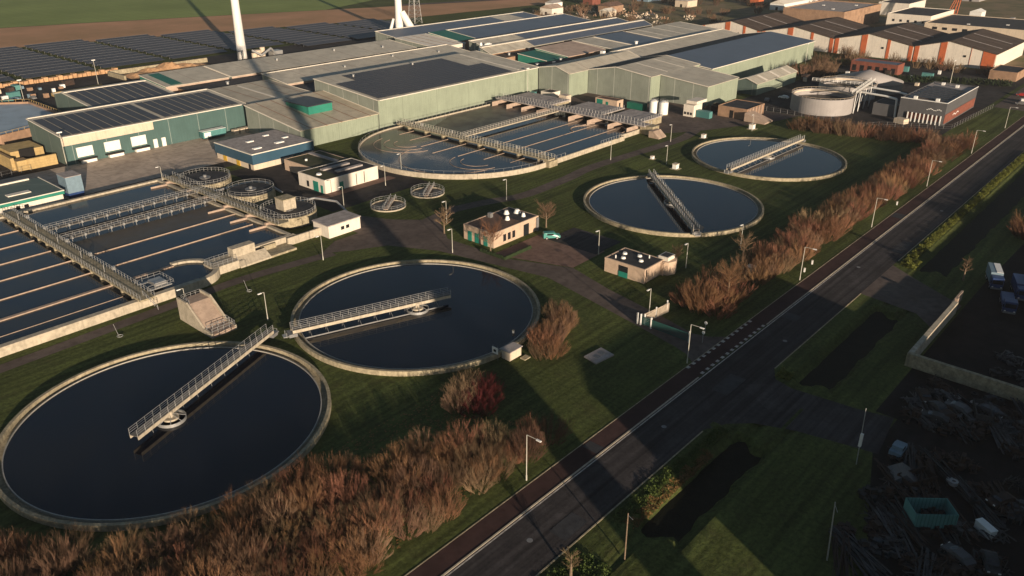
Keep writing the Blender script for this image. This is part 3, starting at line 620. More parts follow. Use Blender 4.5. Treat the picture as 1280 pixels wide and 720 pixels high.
hall('grey low roof directly behind the teal loading hall corner', 160.5, 192, [(276.4, 8), (310, 9.2)], 'beige', 'beige2', 'greeng', None, [rlights([176], 278, 308, 1)])
hall('dark flat valley roof with ducts behind the big solar hall', 192.6, 300, [(276, 7.8), (296.4, 8.0)], 'pinkroof', 'tar', None, None, [vents([(200, 280), (214, 290), (232, 283), (250, 288), (268, 283), (290, 288)], 1.3, .7)], edge=None)
hall('stained low pitched hall with a green roof box, left of the big solar hall', 156.5, 191, [(236.4, 6.2), (270, 10)], 'green', 'beige2', 'greeng', None, [lambda t, zt: MB().box(169, 179.5, 248.5, 262.5, 7.0, 10.6).build('roof_box', M['greenwall'], t), lambda t, zt: MB().box(168.7, 179.8, 248.2, 262.8, 10.62, 10.9).build('solar_array', M['pv'], t)])
hall('big pale green hall with a wide solar covered roof behind the oval ended basin', 191.5, 284, [(236.5, 11), (275.5, 14)], 'green', 'beige', 'greeng', [(203, 259, 237.5, 273, 16), (193, 203, 238, 264, 12), (259, 268, 237.5, 256, 8)], [gutters(236.5, 192, 284), rlights([272], 238, 274, 1), vents([(206, 269), (240, 271)], 1, .4)])
# gabled front row
hall('pale green hall with a low gable next to the corner of the big solar hall', 284.3, 340, [(219, 10.2), (226.5, 12.6), (236.3, 11)], 'green', ['beige', 'beige2'], 'greeng', None, [])
hall('wide beige roofed hall with a broad gable facing left, behind the twin silos', 298, 338.5, [(186, 11.0), (204, 13), (218.7, 10.2)], 'green', ['beige', 'tar'], 'greeng', None, [rlights([312, 326], 187, 203, .8)])  # rear slope takes the dark tar colour as painted shade
hall('low beige lean-to hall in front of the wide beige roofed hall', 305.5, 332, [(163, 8.8), (185.7, 10.95)], 'green', 'beige', 'greeng', None, [])
hall('long hall with a slate blue roof and pale green walls behind the small green shed', 339, 453, [(180, 9.6), (206, 12.2), (222.6, 9.4)], 'green', ['slate', 'tar'], 'greeng', None, [gutters(180, 339, 453)])  # slope behind the ridge is coloured dark to stand for its shade
hall('narrow long beige roof behind the slate blue roof', 341, 452, [(222.9, 9.3), (236.5, 11.2), (240, 9.6)], 'wwall', 'beige', 'greeng', None, [ridge_cap(236, 341, 452, 1)])
hall('small green gabled shed standing alone beside the slate blue roofed hall', 343, 384, [(159, 5), (164.5, 7), (170, 5)], 'green', 'beige', 'teal2', None, [rlights([352, 364, 376], 159.2, 164, 2)])
hall('pinkish roof block with a green strip in the middle of the factory', 326, 357, [(252, 8.8), (273.5, 10.8)], 'tan', 'pinkroof', 'greenwall', None, [])
hall('dark green roof next to the pinkish roof block', 312, 325.6, [(254, 8.2), (273, 9.8)], 'tan', 'greenroof', 'greenwall', None, [])
hall('small beige roof between the pinkish block and the blue one', 359, 376, [(244.5, 8.8), (275, 10.8)], 'tan', 'beige', 'greeng', None, [])
hall('blue-grey roof block in the middle of the factory', 377, 405, [(244.5, 9), (274, 11)], 'tan', 'slate', 'greeng', None, [vents([(380, 248)], 1.6, .8, 'whitep')])
hall('pale beige ribbed roof at the far right of the factory', 405.5, 464, [(244.5, 9.2), (272, 11.2)], 'green', 'beige', 'greeng', None, [rlights([415, 430, 446], 245, 271, 1)])
hall('dark low roof full of ducts in the centre of the factory', 285, 325, [(240.5, 8.2), (251.6, 8.4)], 'tan', 'tar', None, None, [vents([(290, 244), (297, 248), (306, 245), (316, 249)], 1.4, .7)], edge=None)
hall('low brown roof strip with ducts behind the dark green roof', 301, 450, [(276, 8.2), (283.8, 8.6)], 'tan', 'brownroof', None, None, [vents([(312, 279), (330, 281), (356, 279)], 1.2, .6)], edge=None)
hall('long slate roof with a bright ridge, second from the back right', 304, 452, [(284, 9.4), (291.5, 12)], 'tan', ['beige'], 'greeng', None, [ridge_cap(291, 304, 452, 1.6), lambda t, zt: MB().xprof(338, 452, [(284.2, zt(284.2)+.25), (290, zt(290)+.25), (290, zt(290)+.32), (284.2, zt(284.2)+.32)]).build('slate_sheet', M['slate'], t)])
hall('long slate roof with a bright ridge behind its twin', 316, 450, [(294.5, 9.4), (311, 12)], 'tan', ['beige'], 'greeng', None, [ridge_cap(310.6, 316, 450, 1.6), lambda t, zt: MB().xprof(350, 450, [(295, zt(295)+.25), (309, zt(309)+.25), (309, zt(309)+.32), (295, zt(295)+.32)]).build('slate_sheet', M['slate'], t)])
hall('bright cream ribbed roof beside the foot of the second turbine', 300, 322, [(320, 9.2), (352, 11.2)], 'wwall', 'strip', 'greeng', None, [rlights([305, 311, 317], 320, 351, .4, 'tan')])
hall('green roof next to the bright cream ribbed roof', 322.5, 336, [(326, 9.6), (349, 12)], 'tan', 'greenroof', 'greenwall', None, [])
hall('long blue-grey roof at the back, in front of the rearmost roof', 336.5, 444, [(326, 9.6), (349.5, 12)], 'tan', 'slate', 'greeng', None, [ridge_cap(349.2, 336.5, 444, 1.6)])
hall('rearmost long blue-grey roof with a thin pale ridge', 306, 434, [(353, 9.6), (376, 12)], 'tan', 'slate', 'greeng', None, [ridge_cap(375.6, 306, 434, 1.2), rlights([400], 356, 375, 18, 'beige')])
single(MB().cone(312, 298.5, 8, 12.8, 1.6, .5, 16), 'conical_stack', M['whitep'], 'short white conical stack on the factory roofs', 'stack', (312, 298.5, 8))
a = MB(); a.path([(315.5+2.0*cos(k*pi/10)+.0, 296.6-2.0*cos(k*pi/10), 8.2+3.6*sin(k*pi/10)) for k in range(11)], .8, 10)
single(a, 'arched_duct', M['whitep'], 'white arched duct standing next to the conical stack on the roofs', 'duct', (315.5, 296.6, 8))
single(MB().box(334, 336, 236.8, 238.6, 8, 12.2), 'roof_housing', M['whitep'], 'white upright housing at the end of the narrow beige roof', 'roof housing', (335, 238, 8))

# ------------------------------------------------------------------ orange and white gabled halls
BAND = {225: 0}
for i, (ya, yr, yb, lab) in enumerate(((180.2, 204, 225, 'white gabled warehouse with orange bands, directly behind the slate blue roof'), (136.5, 160.5, 179.8, 'white gabled warehouse with orange bands, the middle one'), (96, 119, 136.1, 'white gabled warehouse with orange bands, the one nearest the road'), (225.4, 245, 266, 'white gabled warehouse with orange bands, farthest back beside the factory'))):
    def bands(t, zt, ya=ya, yr=yr, yb=yb):
        for y, wd in ((ya+.4, 6 if ya < 100 else 2), (yr+1.2, 3.2), (yb-2.4, 2.2), (ya+(yr-ya)*.52, 1.6 if ya > 100 else .1)):
            z0 = min(zt(y), zt(y+wd))-.1
            MB().xprof(481.8, 481.95, [(y, 0), (y+wd, 0), (y+wd, zt(y+wd)-.06), (y, zt(y)-.06)]).build('orange_band', M['orange'], t)
        MB().box(481.7, 481.95, (ya+yb)/2-6, (ya+yb)/2-5, 5, 6).build('louvre', M['dark'], t)
    hall(lab, 482, 545, [(ya, 7.8), (yr, 12.2), (yb, 8)], 'wwall', 'brownroof', 'wwall', None, [bands, rlights([500, 522], ya+2, yr-1, 1.2, 'gravelroof')], cat='warehouse', edge='brownroof', group='orange banded warehouses')
def block(name, label, cat, x0, x1, y0, y1, h, wall, roof, parapet=.5, extras=(), group=None):
    t = thing(name, label, cat, ((x0+x1)/2, (y0+y1)/2, 0), group)
    MB().box(x0, x1, y0, y1, 0, h).build('wall', M[wall], t)
    MB().box(x0+.3, x1-.3, y0+.3, y1-.3, h, h+.06).build('roof', M[roof], t)
    p = MB().box(x0-.03, x1+.03, y0-.03, y0+.3, h-.3, h+parapet).box(x0-.03, x1+.03, y1-.3, y1+.03, h-.3, h+parapet).box(x0-.03, x0+.3, y0+.3, y1-.3, h-.3, h+parapet).box(x1-.3, x1+.03, y0+.3, y1-.3, h-.3, h+parapet)
    p.build('parapet', M[wall], t)
    for f in extras: f(t)
    return t
def wins(ax, c, a, b, n, z0, z1, wd, m='glass', nm='window'):
    def f(t):
        for i in range(n):
            u = a+(b-a)*(i+.5)/n-wd/2
            if ax == 'y': MB().box(u, u+wd, c-.07, c+.03, z0, z1).build(nm, M[m], t)   # on a wall facing -y
            else: MB().box(c-.07, c+.03, u, u+wd, z0, z1).build(nm, M[m], t)           # facing -x
    return f
def skl(pts, m='whitep', r=.8, z=None):
    def f(t):
        for x, y, h in pts: MB().box(x-r, x+r, y-r, y+r, h, h+.45).build('skylight', M[m], t)
    return f
block('warehouse', 'large tan brick warehouse with a grey flat roof, beyond the orange banded ones', 'warehouse', 572, 642, 210, 253, 12, 'tan', 'gravelroof', .8, [skl([(590, 225, 12), (610, 240, 12), (625, 222, 12)])])
block('office_block', 'white concrete block with a dark flat roof, left of the long white building', 'office building', 603, 655, 164, 192, 10.5, 'wwall', 'tar', .5, [wins('x', 603, 166, 190, 5, 6, 7.5, 1.6)])
block('long_building', 'long white concrete building with a dark roof and a row of windows, upper right', 'office building', 590, 650, 60, 163.5, 8, 'cream', 'tar', .4, [wins('x', 590, 130, 160, 5, 4.6, 6.2, 3), skl([(600, 140, 8), (612, 120, 8)]), lambda t: MB().box(589.8, 589.95, 84, 92, 0, 6).build('gate', M['orange'], t)])
block('warehouse', 'small white warehouse near the top right corner', 'warehouse', 690, 730, 205, 228, 9, 'wwall', 'tar', .4)
block('brick_garage', 'low brick building with dark roof in front of the white warehouses', 'building', 432, 442, 128, 151, 5, 'redbrick', 'slate', .3, [wins('x', 432, 128, 151, 6, .4, 3.4, 2.0, 'dark', 'garage_door')])
block('transformer_block', 'low dark flat roofed building beside the road at the far right', 'building', 455, 475, 80, 92, 4, 'tan', 'tar', .3)

# ------------------------------------------------------------------ plant buildings
def blue_b(t):
    MB().box(130.8, 154.2, 225.8, 248.4, 1.9, 5.0).build('blue_cladding', M['bluew'], t)
    MB().box(146, 149, 225.98, 226.1, 0, 1.8).build('door', M['tealdoor'], t)
    MB().box(130.9, 131.02, 233.5, 235.5, 0, 1.85).build('door', M['yel'], t); MB().box(130.9, 131.02, 241.5, 244, 0, 1.85).build('door', M['yel'], t)
    MB().box(130.9, 131.02, 227.5, 228.6, 0, 1.8).build('door', M['glass'], t)
t = thing('workshop', 'square workshop with blue upper cladding over a white base and grey roof', 'workshop', (142, 237, 0))
MB().box(131.1, 153.9, 226.1, 248.1, 0, 1.9).build('wall', M['cream'], t); MB().box(130.8, 154.2, 225.8, 248.4, 1.9, 5.2).build('blue_cladding', M['bluew'], t)
MB().box(131, 154, 226, 248.2, 5.2, 5.3).build('roof', M['gravelroof'], t)
MB().box(130.7, 154.3, 225.7, 225.95, 5.1, 5.42).box(130.7, 130.95, 225.95, 248.4, 5.1, 5.42).build('roof_trim', M['strip'], t)
for (x, y, w_) in ((136, 231, 1.4), (139, 240, 1.2), (145, 232, 1.5), (150, 236, 1), (147, 243, 1)): MB().box(x-w_, x+w_, y-w_*.5, y+w_*.5, 5.3, 5.6).build('skylight', M['whitep'], t)
MB().box(146, 149, 225.95, 226.1, 0, 1.85).build('door', M['tealdoor'], t)
for a, b in ((234, 236), (242, 244)): MB().box(130.95, 131.1, a, b, 0, 1.85).build('door', M['yel'], t)
MB().box(130.95, 131.1, 227.8, 228.8, 0, 1.7).build('door', M['glass'], t)
def srv(t):
    MB().box(131.9, 132.02, 193.2, 195.6, 0, 3.0).build('door', M['tealdoor'], t); MB().box(131.9, 132.02, 191.0, 192.0, 0, 2.3).build('door', M['tealdoor'], t)
    MB().box(131.9, 132.02, 197.8, 198.8, .6, 2.4).build('window', M['glass'], t)
    MB().box(137.2, 138.6, 189.9, 190.02, 0, 2.4).build('door', M['tealdoor'], t)
    for x in (143.4, 146.4): MB().box(x, x+.2, 189.9, 190.02, .2, 3.6).build('downpipe', M['black'], t)
    MB().box(137.5, 147.5, 198, 199.6, 4.06, 4.5).build('rooflight', M['gravelroof'], t); MB().box(139.5, 149, 193.5, 195, 4.06, 4.5).build('rooflight', M['gravelroof'], t)
    MB().cone(134.5, 196, 4.06, 4.5, .9, .7, 16).build('roof_vent', M['whitep'], t)
t = block('service_building', 'cream service building with teal doors and roof lights near the twin railed rings', 'building', 132, 152, 190, 203, 4, 'wwall', 'tar', .12, [srv])
MB().box(132.4, 138, 190.4, 202.6, 4.06, 4.1).build('moss_patch', M['mossroof'], t)
t = block('service_building', 'moss roofed brick building behind the cream service building', 'building', 138.2, 152, 204, 219.5, 3.4, 'brickw', 'mossroof', .12, [])
MB().box(147, 148.6, 205, 219, 3.46, 3.8).build('rooflight', M['gravelroof'], t); MB().cone(142, 213, 3.4, 4, .4, .4, 10).build('roof_vent', M['whitep'], t)
def adm(t):
    for y in (127, 130, 132.4): MB().box(133.9, 134.02, y, y+1.3, 0, 2.5).build('door', M['tealdoor'], t)
    for x in (137.5, 139.2, 140.9): MB().box(x, x+1, 124.9, 125.02, .8, 2.6).build('window', M['glass'], t)
    MB().box(145.2, 147.2, 124.9, 125.02, 0, 3).build('door', M['glass'], t)
    for x, y, r in ((143.5, 129, .7), (146.5, 132, .8), (149, 130.5, 1.0), (148, 127.5, .6)): MB().cone(x, y, 3.9, 4.9, r, r*.5, 14).build('roof_vent', M['whitep'], t)
    MB().box(141.5, 142.5, 133, 134, 3.9, 5.1).box(150, 150.8, 124.6, 125, 0, 3.6).build('roof_unit', M['steeld'], t)
t = block('control_building', 'cream brick control building with teal doors and a reddish roof behind a bare tree', 'building', 134, 151, 125, 135.2, 3.8, 'brickw', 'redroof', .15, [adm])
MB().box(145, 150.6, 125.4, 134.8, 3.87, 3.95).build('roof_sheet', M['tar'], t)
def hutA(t):
    MB().box(140.9, 141.02, 90.4, 92.8, 0, 2.7).build('door', M['glass'], t); MB().box(140.85, 140.9, 90.4, 92.8, 0, 1.3).build('door', M['tealdoor'], t)
    for x, y in ((143.4, 93.4), (145.8, 94.6), (144.6, 89.4), (146.8, 91.2)): MB().cone(x, y, 3.3, 3.75, .6, .45, 16).build('skylight', M['whitep'], t)
    for x, y in ((142.4, 94.8), (147.4, 89.0)): MB().cone(x, y, 3.3, 4.1, .16, .16, 8).build('roof_vent', M['whitep'], t)
    MB().cone(150.2, 86.2, 0, 3.2, 2.5, 2.5, 8).box(147.6, 149, 85.2, 87.6, 0, 3.0).build('round_annex', M['brickw'], t)
    MB().box(148.7, 151.7, 84.9, 87.4, 3.2, 4.1).build('annex_cap', M['wwall'], t); MB().box(149.0, 151.4, 85.2, 87.1, 4.1, 4.14).build('annex_roof', M['tar'], t)
    MB().box(141.5, 141.7, 85.85, 85.98, 0, 3.2).build('downpipe', M['black'], t)
block('pump_house', 'flat roofed pale brick pump house with a teal door and round white dome skylights', 'building', 141, 149, 86, 96.8, 3.3, 'brickw', 'tar', .12, [hutA])
t = thing('site_office', 'low white walled building with a dark teal roof at the left edge', 'building', (66, 248, 0))
MB().box(40, 78.4, 239.5, 257, 0, 2.5).build('wall', M['wwall'], t); MB().box(39.6, 78.8, 239.1, 257.4, 2.5, 3.5).build('fascia', M['greenwall'], t)
MB().box(39.8, 78.6, 239.3, 257.2, 3.5, 3.6).build('roof', M['teal2'], t)
MB().box(39.5, 78.9, 239.0, 239.25, 3.45, 3.7).box(78.65, 78.9, 239.25, 257.5, 3.45, 3.7).box(62, 76, 256.6, 257.3, 3.6, 4.0).box(66, 72, 244, 246.2, 3.6, 3.85).build('roof_trim', M['strip'], t)
for x in (66, 68.2): MB().box(x, x+1, 239.42, 239.52, 1, 2).build('window', M['glass'], t)
t = thing('silo_cabin', 'tall pale grey cabin with a blue foot standing beside the teal roofed building', 'cabin', (83, 245, 0))
MB().box(80.8, 85.2, 242, 248, 1.3, 6).build('body', M['bluelt'], t); MB().box(80.9, 85.1, 242.1, 247.9, 0, 1.3).build('base', M['blue'], t); MB().box(80.7, 85.3, 241.9, 248.1, 6, 6.15).build('roof', M['gravelroof'], t)
t = thing('box_trailer', 'turquoise and white box trailer parked against the teal loading hall', 'trailer', (143.5, 272, 0))
MB().box(139, 148, 271, 273.5, .9, 3.3).build('box_body', M['tcont'], t); MB().box(138.9, 148.1, 270.9, 273.6, 3.3, 3.4).build('roof', M['whitep'], t); MB().box(139.5, 142, 270.92, 270.99, 1.2, 2.9).build('panel', M['whitep'], t)
MB().box(139.4, 147.6, 271.3, 273.2, .5, .9).build('chassis', M['black'], t)
for i, x in enumerate((151, 153.6, 156)): single(MB().box(x, x+1.9, 270.5, 272.5, 0, 1.7).box(x-.1, x+2, 270.4, 272.6, 1.7, 1.8), 'storage_crate', M['cream'], ['cream crate next to the turquoise trailer, nearest of three', 'middle one of three cream crates right of the turquoise trailer', 'cream crate farthest from the turquoise trailer'][i], 'crate', (x+1, 271.5, 0), 'cream crates at the loading hall')
# basin with the pale blue liner, top left
t = thing('covered_basin', 'many sided basin with a pale blue surface at the upper left edge', 'basin', (95, 340, 0))
OUT = [(56, 330), (66, 316), (88, 315), (101.5, 319.5), (116, 334), (116, 366), (106, 374), (62, 372)]
cxm, cym = 88, 350
inn = [(cxm+(x-cxm)*.975, cym+(y-cym)*.975) for x, y in OUT]
mb = MB(); n = len(OUT)
for i in range(n):
    j = (i+1) % n; mb.prism([OUT[i], OUT[j], inn[j], inn[i]], 0, 4.4)
mb.build('wall', M['tan'], t); MB().poly([(x, y, 3.7) for x, y in inn]).build('surface', M['blueliner'], t)
MB().rail([(x, y, 4.4) for x, y in OUT[1:]], 2.5, .9, .06, 1).build('railing', M['yellow'], t)
t = thing('block_bunker', 'open bunker of yellow concrete blocks in front of the pale blue basin', 'bunker', (88, 285, 0))
MB().box(84, 92.8, 280.6, 281.4, 0, 3.4).box(80, 81, 283, 312, 0, 4).box(81, 84.4, 281, 285, 0, 3.2).build('wall', M['yellow'], t); MB().box(84.5, 89, 288, 288.4, 0, 5).build('opening', M['dark'], t); MB().box(82, 92, 288.5, 300, 0, 4.6).build('shed', M['yellow'], t)
t = thing('block_bunker', 'tan open fronted store below the pale blue basin at the left edge', 'bunker', (76, 300, 0))
MB().box(60, 78.6, 299, 311, 0, 4.2).build('wall', M['yellow'], t); MB().box(70, 76, 298.9, 298.98, 0, 3.4).build('opening', M['dark'], t)
# small equipment around the aerator gallery
block('pump_hut', 'small pinkish hut with green doors behind the aerator gallery', 'hut', 279, 283.5, 189.6, 200.6, 3.4, 'brickw', 'redroof', .1, [wins('x', 279, 196.5, 200.2, 1, 0, 3.1, 3, 'tealdoor', 'door'), wins('x', 279, 193.6, 195.6, 1, 0, 2.5, 1.2, 'tealdoor', 'door'), wins('y', 189.6, 279, 283, 1, .5, 2.4, 1.0, 'glass', 'window')])
block('pump_hut', 'small white hut with tilted pale roof close to the corner of the big solar hall', 'hut', 276, 282, 222, 228, 2.8, 'wwall', 'tar', .1)
block('pump_hut', 'tiny grey hut between the gallery and the pinkish hut', 'hut', 269.8, 273, 209, 213, 4.2, 'cream', 'gravelroof', .1)
block('container', 'dark green container lying in front of the twin silos', 'container', 284, 287, 180, 188, 2.6, 'greenroof', 'greenroof', .05)
for x, y, lab in ((283.5, 174.6, 'left white cylindrical silo of the twin pair beside the path'), (283.9, 170.3, 'right white cylindrical silo of the twin pair beside the path')):
    t = thing('silo', lab, 'silo', (x, y, 0), 'twin white silos')
    MB().cone(x, y, .3, 5.0, 1.85, 1.85, 28).build('tank', M['whitep'], t, False); MB().cone(x, y, 5.0, 5.6, 1.85, .5, 28).build('top', M['whitep'], t)
    MB().rail([(x+1.6*cos(i*pi/4), y+1.6*sin(i*pi/4), 5.1) for i in range(8)], 1, .9, .04, 2, True).build('railing', M['steel'], t)
    MB().cone(x, y, 0, .3, 2.0, 2.0, 20).build('base', M['concold'], t)
t = block('dosing_building', 'small cream two storey building with dark marks, right of the twin silos', 'building', 287.5, 294, 158.6, 163.2, 4.6, 'wwall', 'cream', .1, [wins('x', 287.5, 159, 163, 3, .8, 1.8, .9, 'black', 'louvre')])
MB().box(290, 298, 158.9, 163.6, 4.66, 5.8).build('roof_room', M['wwall'], t)
t = thing('container', 'turquoise container between the small cream building and the brick building', 'container', (290.5, 155.4, 0))
MB().box(289, 291.6, 152.4, 158.2, .1, 2.6).build('body', M['tcont'], t); MB().box(288.9, 291.7, 152.3, 158.3, 2.6, 2.7).build('roof', M['tcont'], t)
t = block('filter_building', 'dark roofed brick building with buttresses and a sloped concrete ramp, near the farthest tank', 'building', 297, 312, 140.5, 153, 4.0, 'tan', 'tar', .3, [wins('x', 297, 146, 148, 1, 0, 3, 1.6, 'dark', 'opening')])
mb = MB(); mb.xprof(294.5, 301.5, [(131.5, .2), (140.2, .2), (140.2, 3.4), (131.5, .7)]); mb.build('ramp', M['concpink'], t)
mb = MB()
for i in range(5): mb.box(298+i*2.6, 298.5+i*2.6, 139.8, 140.45, 0, 4.2)
build_each(mb, 'buttress', M['concpink'], t)
# sludge tanks and office
def stank(x, y, r, h, lab):
    t = thing('digester_tank', lab, 'storage tank', (x, y, 0), 'round steel storage tanks')
    MB().ring(x, y, r-.25, r, 0, h, 64).build('shell', M['membrane'], t)
    MB().ring(x, y, r-.9, r-.3, h-.9, h-.25, 64).build('inner_gutter', M['cream'], t)
    mb = MB(); mb.poly([(x+(r-.3)*cos(2*pi*i/48), y+(r-.3)*sin(2*pi*i/48), h-2.6) for i in range(48)]); mb.build('contents', M['sludge'], t)
    MB().rail([(x+(r+.05)*cos(2*pi*i/40), y+(r+.05)*sin(2*pi*i/40), h-.1) for i in range(40)], 2, .7, .05, 1, True).build('railing', M['cream'], t)
    return t
stank(335.0, 126.2, 12.2, 6.4, 'round grey storage tank with a pale inner rim, the near one')
stank(369.5, 129.0, 12.0, 5.8, 'round storage tank with cross walls, the far one of the pair')
t = thing('tank_bridge', 'light steel gantry with railings between the two round storage tanks', 'gantry', (345, 118, 0))
MB().beam((334, 113.5, 8.4), (368, 118, 8.2), 1.6, .25).beam((352, 138, 8.2), (356, 114, 8.2), 1.4, .2).build('deck', M['grate'], t)
MB().rail([(334, 112.7, 8.4), (368, 117.2, 8.2)], 1.8, 1.1, .07).rail([(334, 114.3, 8.4), (368, 118.8, 8.2)], 1.8, 1.1, .07).rail([(351.4, 138, 8.2), (355.4, 114, 8.2)], 1.8, 1.1, .07).build('railing', M['whitep'], t)
mb = MB()
for x in (337, 342, 348, 354): mb.tube((x, 113.6, 0), (x, 113.6, 8.2), .18).tube((x, 113.6, 0), (x+5, 114, 8), .1)
build_each(mb, 'leg', M['steel'], t)
t = thing('overhead_pipe', 'two parallel pale pipes carried overhead towards the grey office', 'pipe', (355, 104, 0))
for y, x0_, x1_ in ((102, 338, 352), (99, 350, 366)):
    pass
MB().path([(344, 117, 7.6), (342, 104, 7.6), (341, 99, 7.2), (341, 98.5, 0)], .4, 8).build('pipe', M['whitep'], t)
MB().path([(356, 117, 7.6), (354, 104, 7.6), (353, 99, 7.2), (353, 98.5, 0)], .4, 8).build('pipe', M['whitep'], t)
t = thing('cone_tank', 'wide tank under a grey tent shaped membrane behind the round storage tanks', 'storage tank', (392, 128, 0))
MB().cone(392, 128, 0, 4, 15, 15, 40).build('shell', M['steeld'], t); MB().cone(392, 128, 4, 8.5, 15.2, .3, 40).build('membrane', M['membrane'], t, True)
t = block('plant_office', 'dark grey two storey office with brick red base, white columns and rooftop solar panels', 'office building', 339, 382, 80, 97, 8, 'offgrey', 'gravelroof', .6, [])
MB().box(338.85, 338.98, 82, 94, 1.2, 3.4).box(339.02, 381, 79.85, 79.98, .6, 4.2).build('brick_base', M['redbrick'], t)
mb = MB()
for i in range(9): mb.box(338.3, 338.75, 81+i*1.5, 81.35+i*1.5, 0, 3.6)
build_each(mb, 'column', M['whitep'], t)
for i in range(7): MB().xprof(344+i*4.0, 346.6+i*4.0, [(82, 8.3), (94, 8.3), (94, 8.9), (82, 8.36)]).build('solar_panel', M['pv'], t)
MB().box(338.9, 382.1, 79.9, 80.1, 8.45, 8.7).box(338.9, 339.1, 80.1, 97, 8.45, 8.7).build('roof_trim', M['whitep'], t)
mb = MB()                                                     # the white wave emblem on both faces
for k in range(9):
    mb.box(338.86, 338.94, 81.4+k*.62, 81.9+k*.62, 5.4+.25*sin(k*1.3), 5.65+.3*sin(k*1.3)); mb.box(350+k*.9, 350.7+k*.9, 79.84, 79.92, 2.2+.3*sin(k*1.2), 2.6+.35*sin(k*1.2))
mb.build('emblem', M['whitep'], t)
for x, y in ((342.5, 84), (342, 92), (376, 86), (378, 92)): MB().box(x, x+1.2, y, y+1.2, 8.06, 9.1).build('roof_unit', M['whitep'], t)
block('switch_room', 'low dark grey annex left of the office with brick red base', 'building', 341, 352, 98.2, 107.5, 4.4, 'offgrey', 'tar', .3)
single(MB().prism([(331, 92), (334, 91), (335, 95), (332, 96)], 0, 1.9), 'storage_box', M['cream'], 'cream storage box on the pavement in front of the grey office', 'box', (333, 93.5, 0))

# ------------------------------------------------------------------ turbines, mast
def turbine(x, y, h, r0, r1, lab, rot, yaw, blade=38):
    t = thing('wind_turbine', lab, 'wind turbine', (x, y, 0), 'wind turbines')
    m = MB(); n = 28; k = 10
    for i in range(k): m.cone(x, y, h*i/k, h*(i+1)/k, r0+(r1-r0)*i/k, r0+(r1-r0)*(i+1)/k, n, i in (0, k-1))
    m.build('tower', M['turb'], t, True)
    c, s_ = cos(yaw), sin(yaw)
    m = MB(); m.obox(x-c*1.5, y-s_*1.5, h, h+3.6, 9, 3.4, yaw); m.build('nacelle', M['turb'], t)
    hx, hy = x+c*4.6, y+s_*4.6; hb = MB().tube((x+c*3, y+s_*3, h+1.8), (hx+c*1.6, hy+s_*1.6, h+1.8), 1.5, .7, 14).build('hub', M['turb'], t)
    for b in range(3):
        a = rot+b*2*pi/3; m = MB()
        ux, uy, uz = -s_*sin(a), c*sin(a), cos(a)
        prev = None
        for i in range(9):
            f0 = i/8; L = 1+f0*blade; w_ = (1.0 if i == 0 else 1.9*(1-f0)+.25)
            wx, wy, wz = -s_*cos(a), c*cos(a), -sin(a)
            cur = [(hx+ux*L+sx*wx*w_+sy*c*.22*w_, hy+uy*L+sx*wy*w_+sy*s_*.22*w_, h+1.8+uz*L+sx*wz*w_) for sx, sy in ((-.4, 0), (0, .8), (1, 0), (0, -.8))]
            if prev:
                b0 = len(m.v); m.v += prev+cur
                for q in range(4): m.f.append((b0+q, b0+(q+1) % 4, b0+4+(q+1) % 4, b0+4+q))
            prev = cur
        m.build('blade', M['turb'], t)
    return t
turbine(242.2, 413.4, 78, 2.6, 1.3, 'white wind turbine tower on the left, behind the small solar roof', .3, radians(250))
turbine(366.5, 425, 78, 2.6, 1.3, 'white wind turbine tower on the right, with splayed foot near the cream roof', 1.2, radians(250))
turbine(-8.5, 74, 80, 2.75, 1.35, 'white wind turbine beside the road, its tower shadow falling across the site', .9, radians(250)) if False else None
# the third one stands out of the frame to the right of the camera; its shadow crosses the plant
T0 = Vector((120.9*0.7477588, 120.9*0.6639, 0))              # ground point under the middle of the shadow
shd = Vector((.4035, .915, 0)).normalized()
p0 = T0-shd*118
turbine(p0.x, p0.y, 80, 3.2, 1.6, 'white wind turbine standing beyond the road outside the picture', pi/3, radians(336))
t = thing('turbine_equipment', 'grey pipework, vessels and ladders crowded round the foot of the left turbine', 'equipment', (248, 410, 0))
MB().cone(249, 409, 0, 5, 2.2, 2.2, 16).cone(253, 410, 0, 6, 1.4, 1.4, 16).cone(246, 407, 0, 4, 1.6, 1.6, 14).build('vessel', M['cream'], t)
MB().path([(236, 407, 0), (236, 407, 6), (239, 407, 6), (239, 407, 0)], .4, 6).path([(243, 404, 6), (248, 403, 3), (254, 403, 6), (258, 404, 2)], .6, 8).box(256, 262, 404, 409, 0, 4).build('pipe', M['steel'], t)
t = thing('turbine_buttress', 'pale slanted brace leaning against the foot of the right turbine', 'equipment', (370, 421, 0))
MB().tube((367.5, 423, 14), (371.5, 415.5, 0), 2.2, 2.6, 12).tube((363.5, 427, 10), (361, 429, 0), .8, 1.2, 10).build('brace', M['turb'], t)
t = thing('lattice_mast', 'thin steel lattice mast behind the right turbine', 'mast', (412, 460, 0))
m = MB(); H_ = 45
for i in range(15):
    z0_, z1_ = H_*i/15, H_*(i+1)/15; a0 = 3.2*(1-i/15)+.35; a1 = 3.2*(1-(i+1)/15)+.35
    P0 = [(412+a0*sx, 460+a0*sy, z0_) for sx, sy in ((-1,-1),(1,-1),(1,1),(-1,1))]; P1 = [(412+a1*sx, 460+a1*sy, z1_) for sx, sy in ((-1,-1),(1,-1),(1,1),(-1,1))]
    for q in range(4): m.tube(P0[q], P1[q], .16).tube(P0[q], P1[(q+1) % 4], .10).tube(P1[q], P1[(q+1) % 4], .09)
m.build('frame', M['steel'], t)

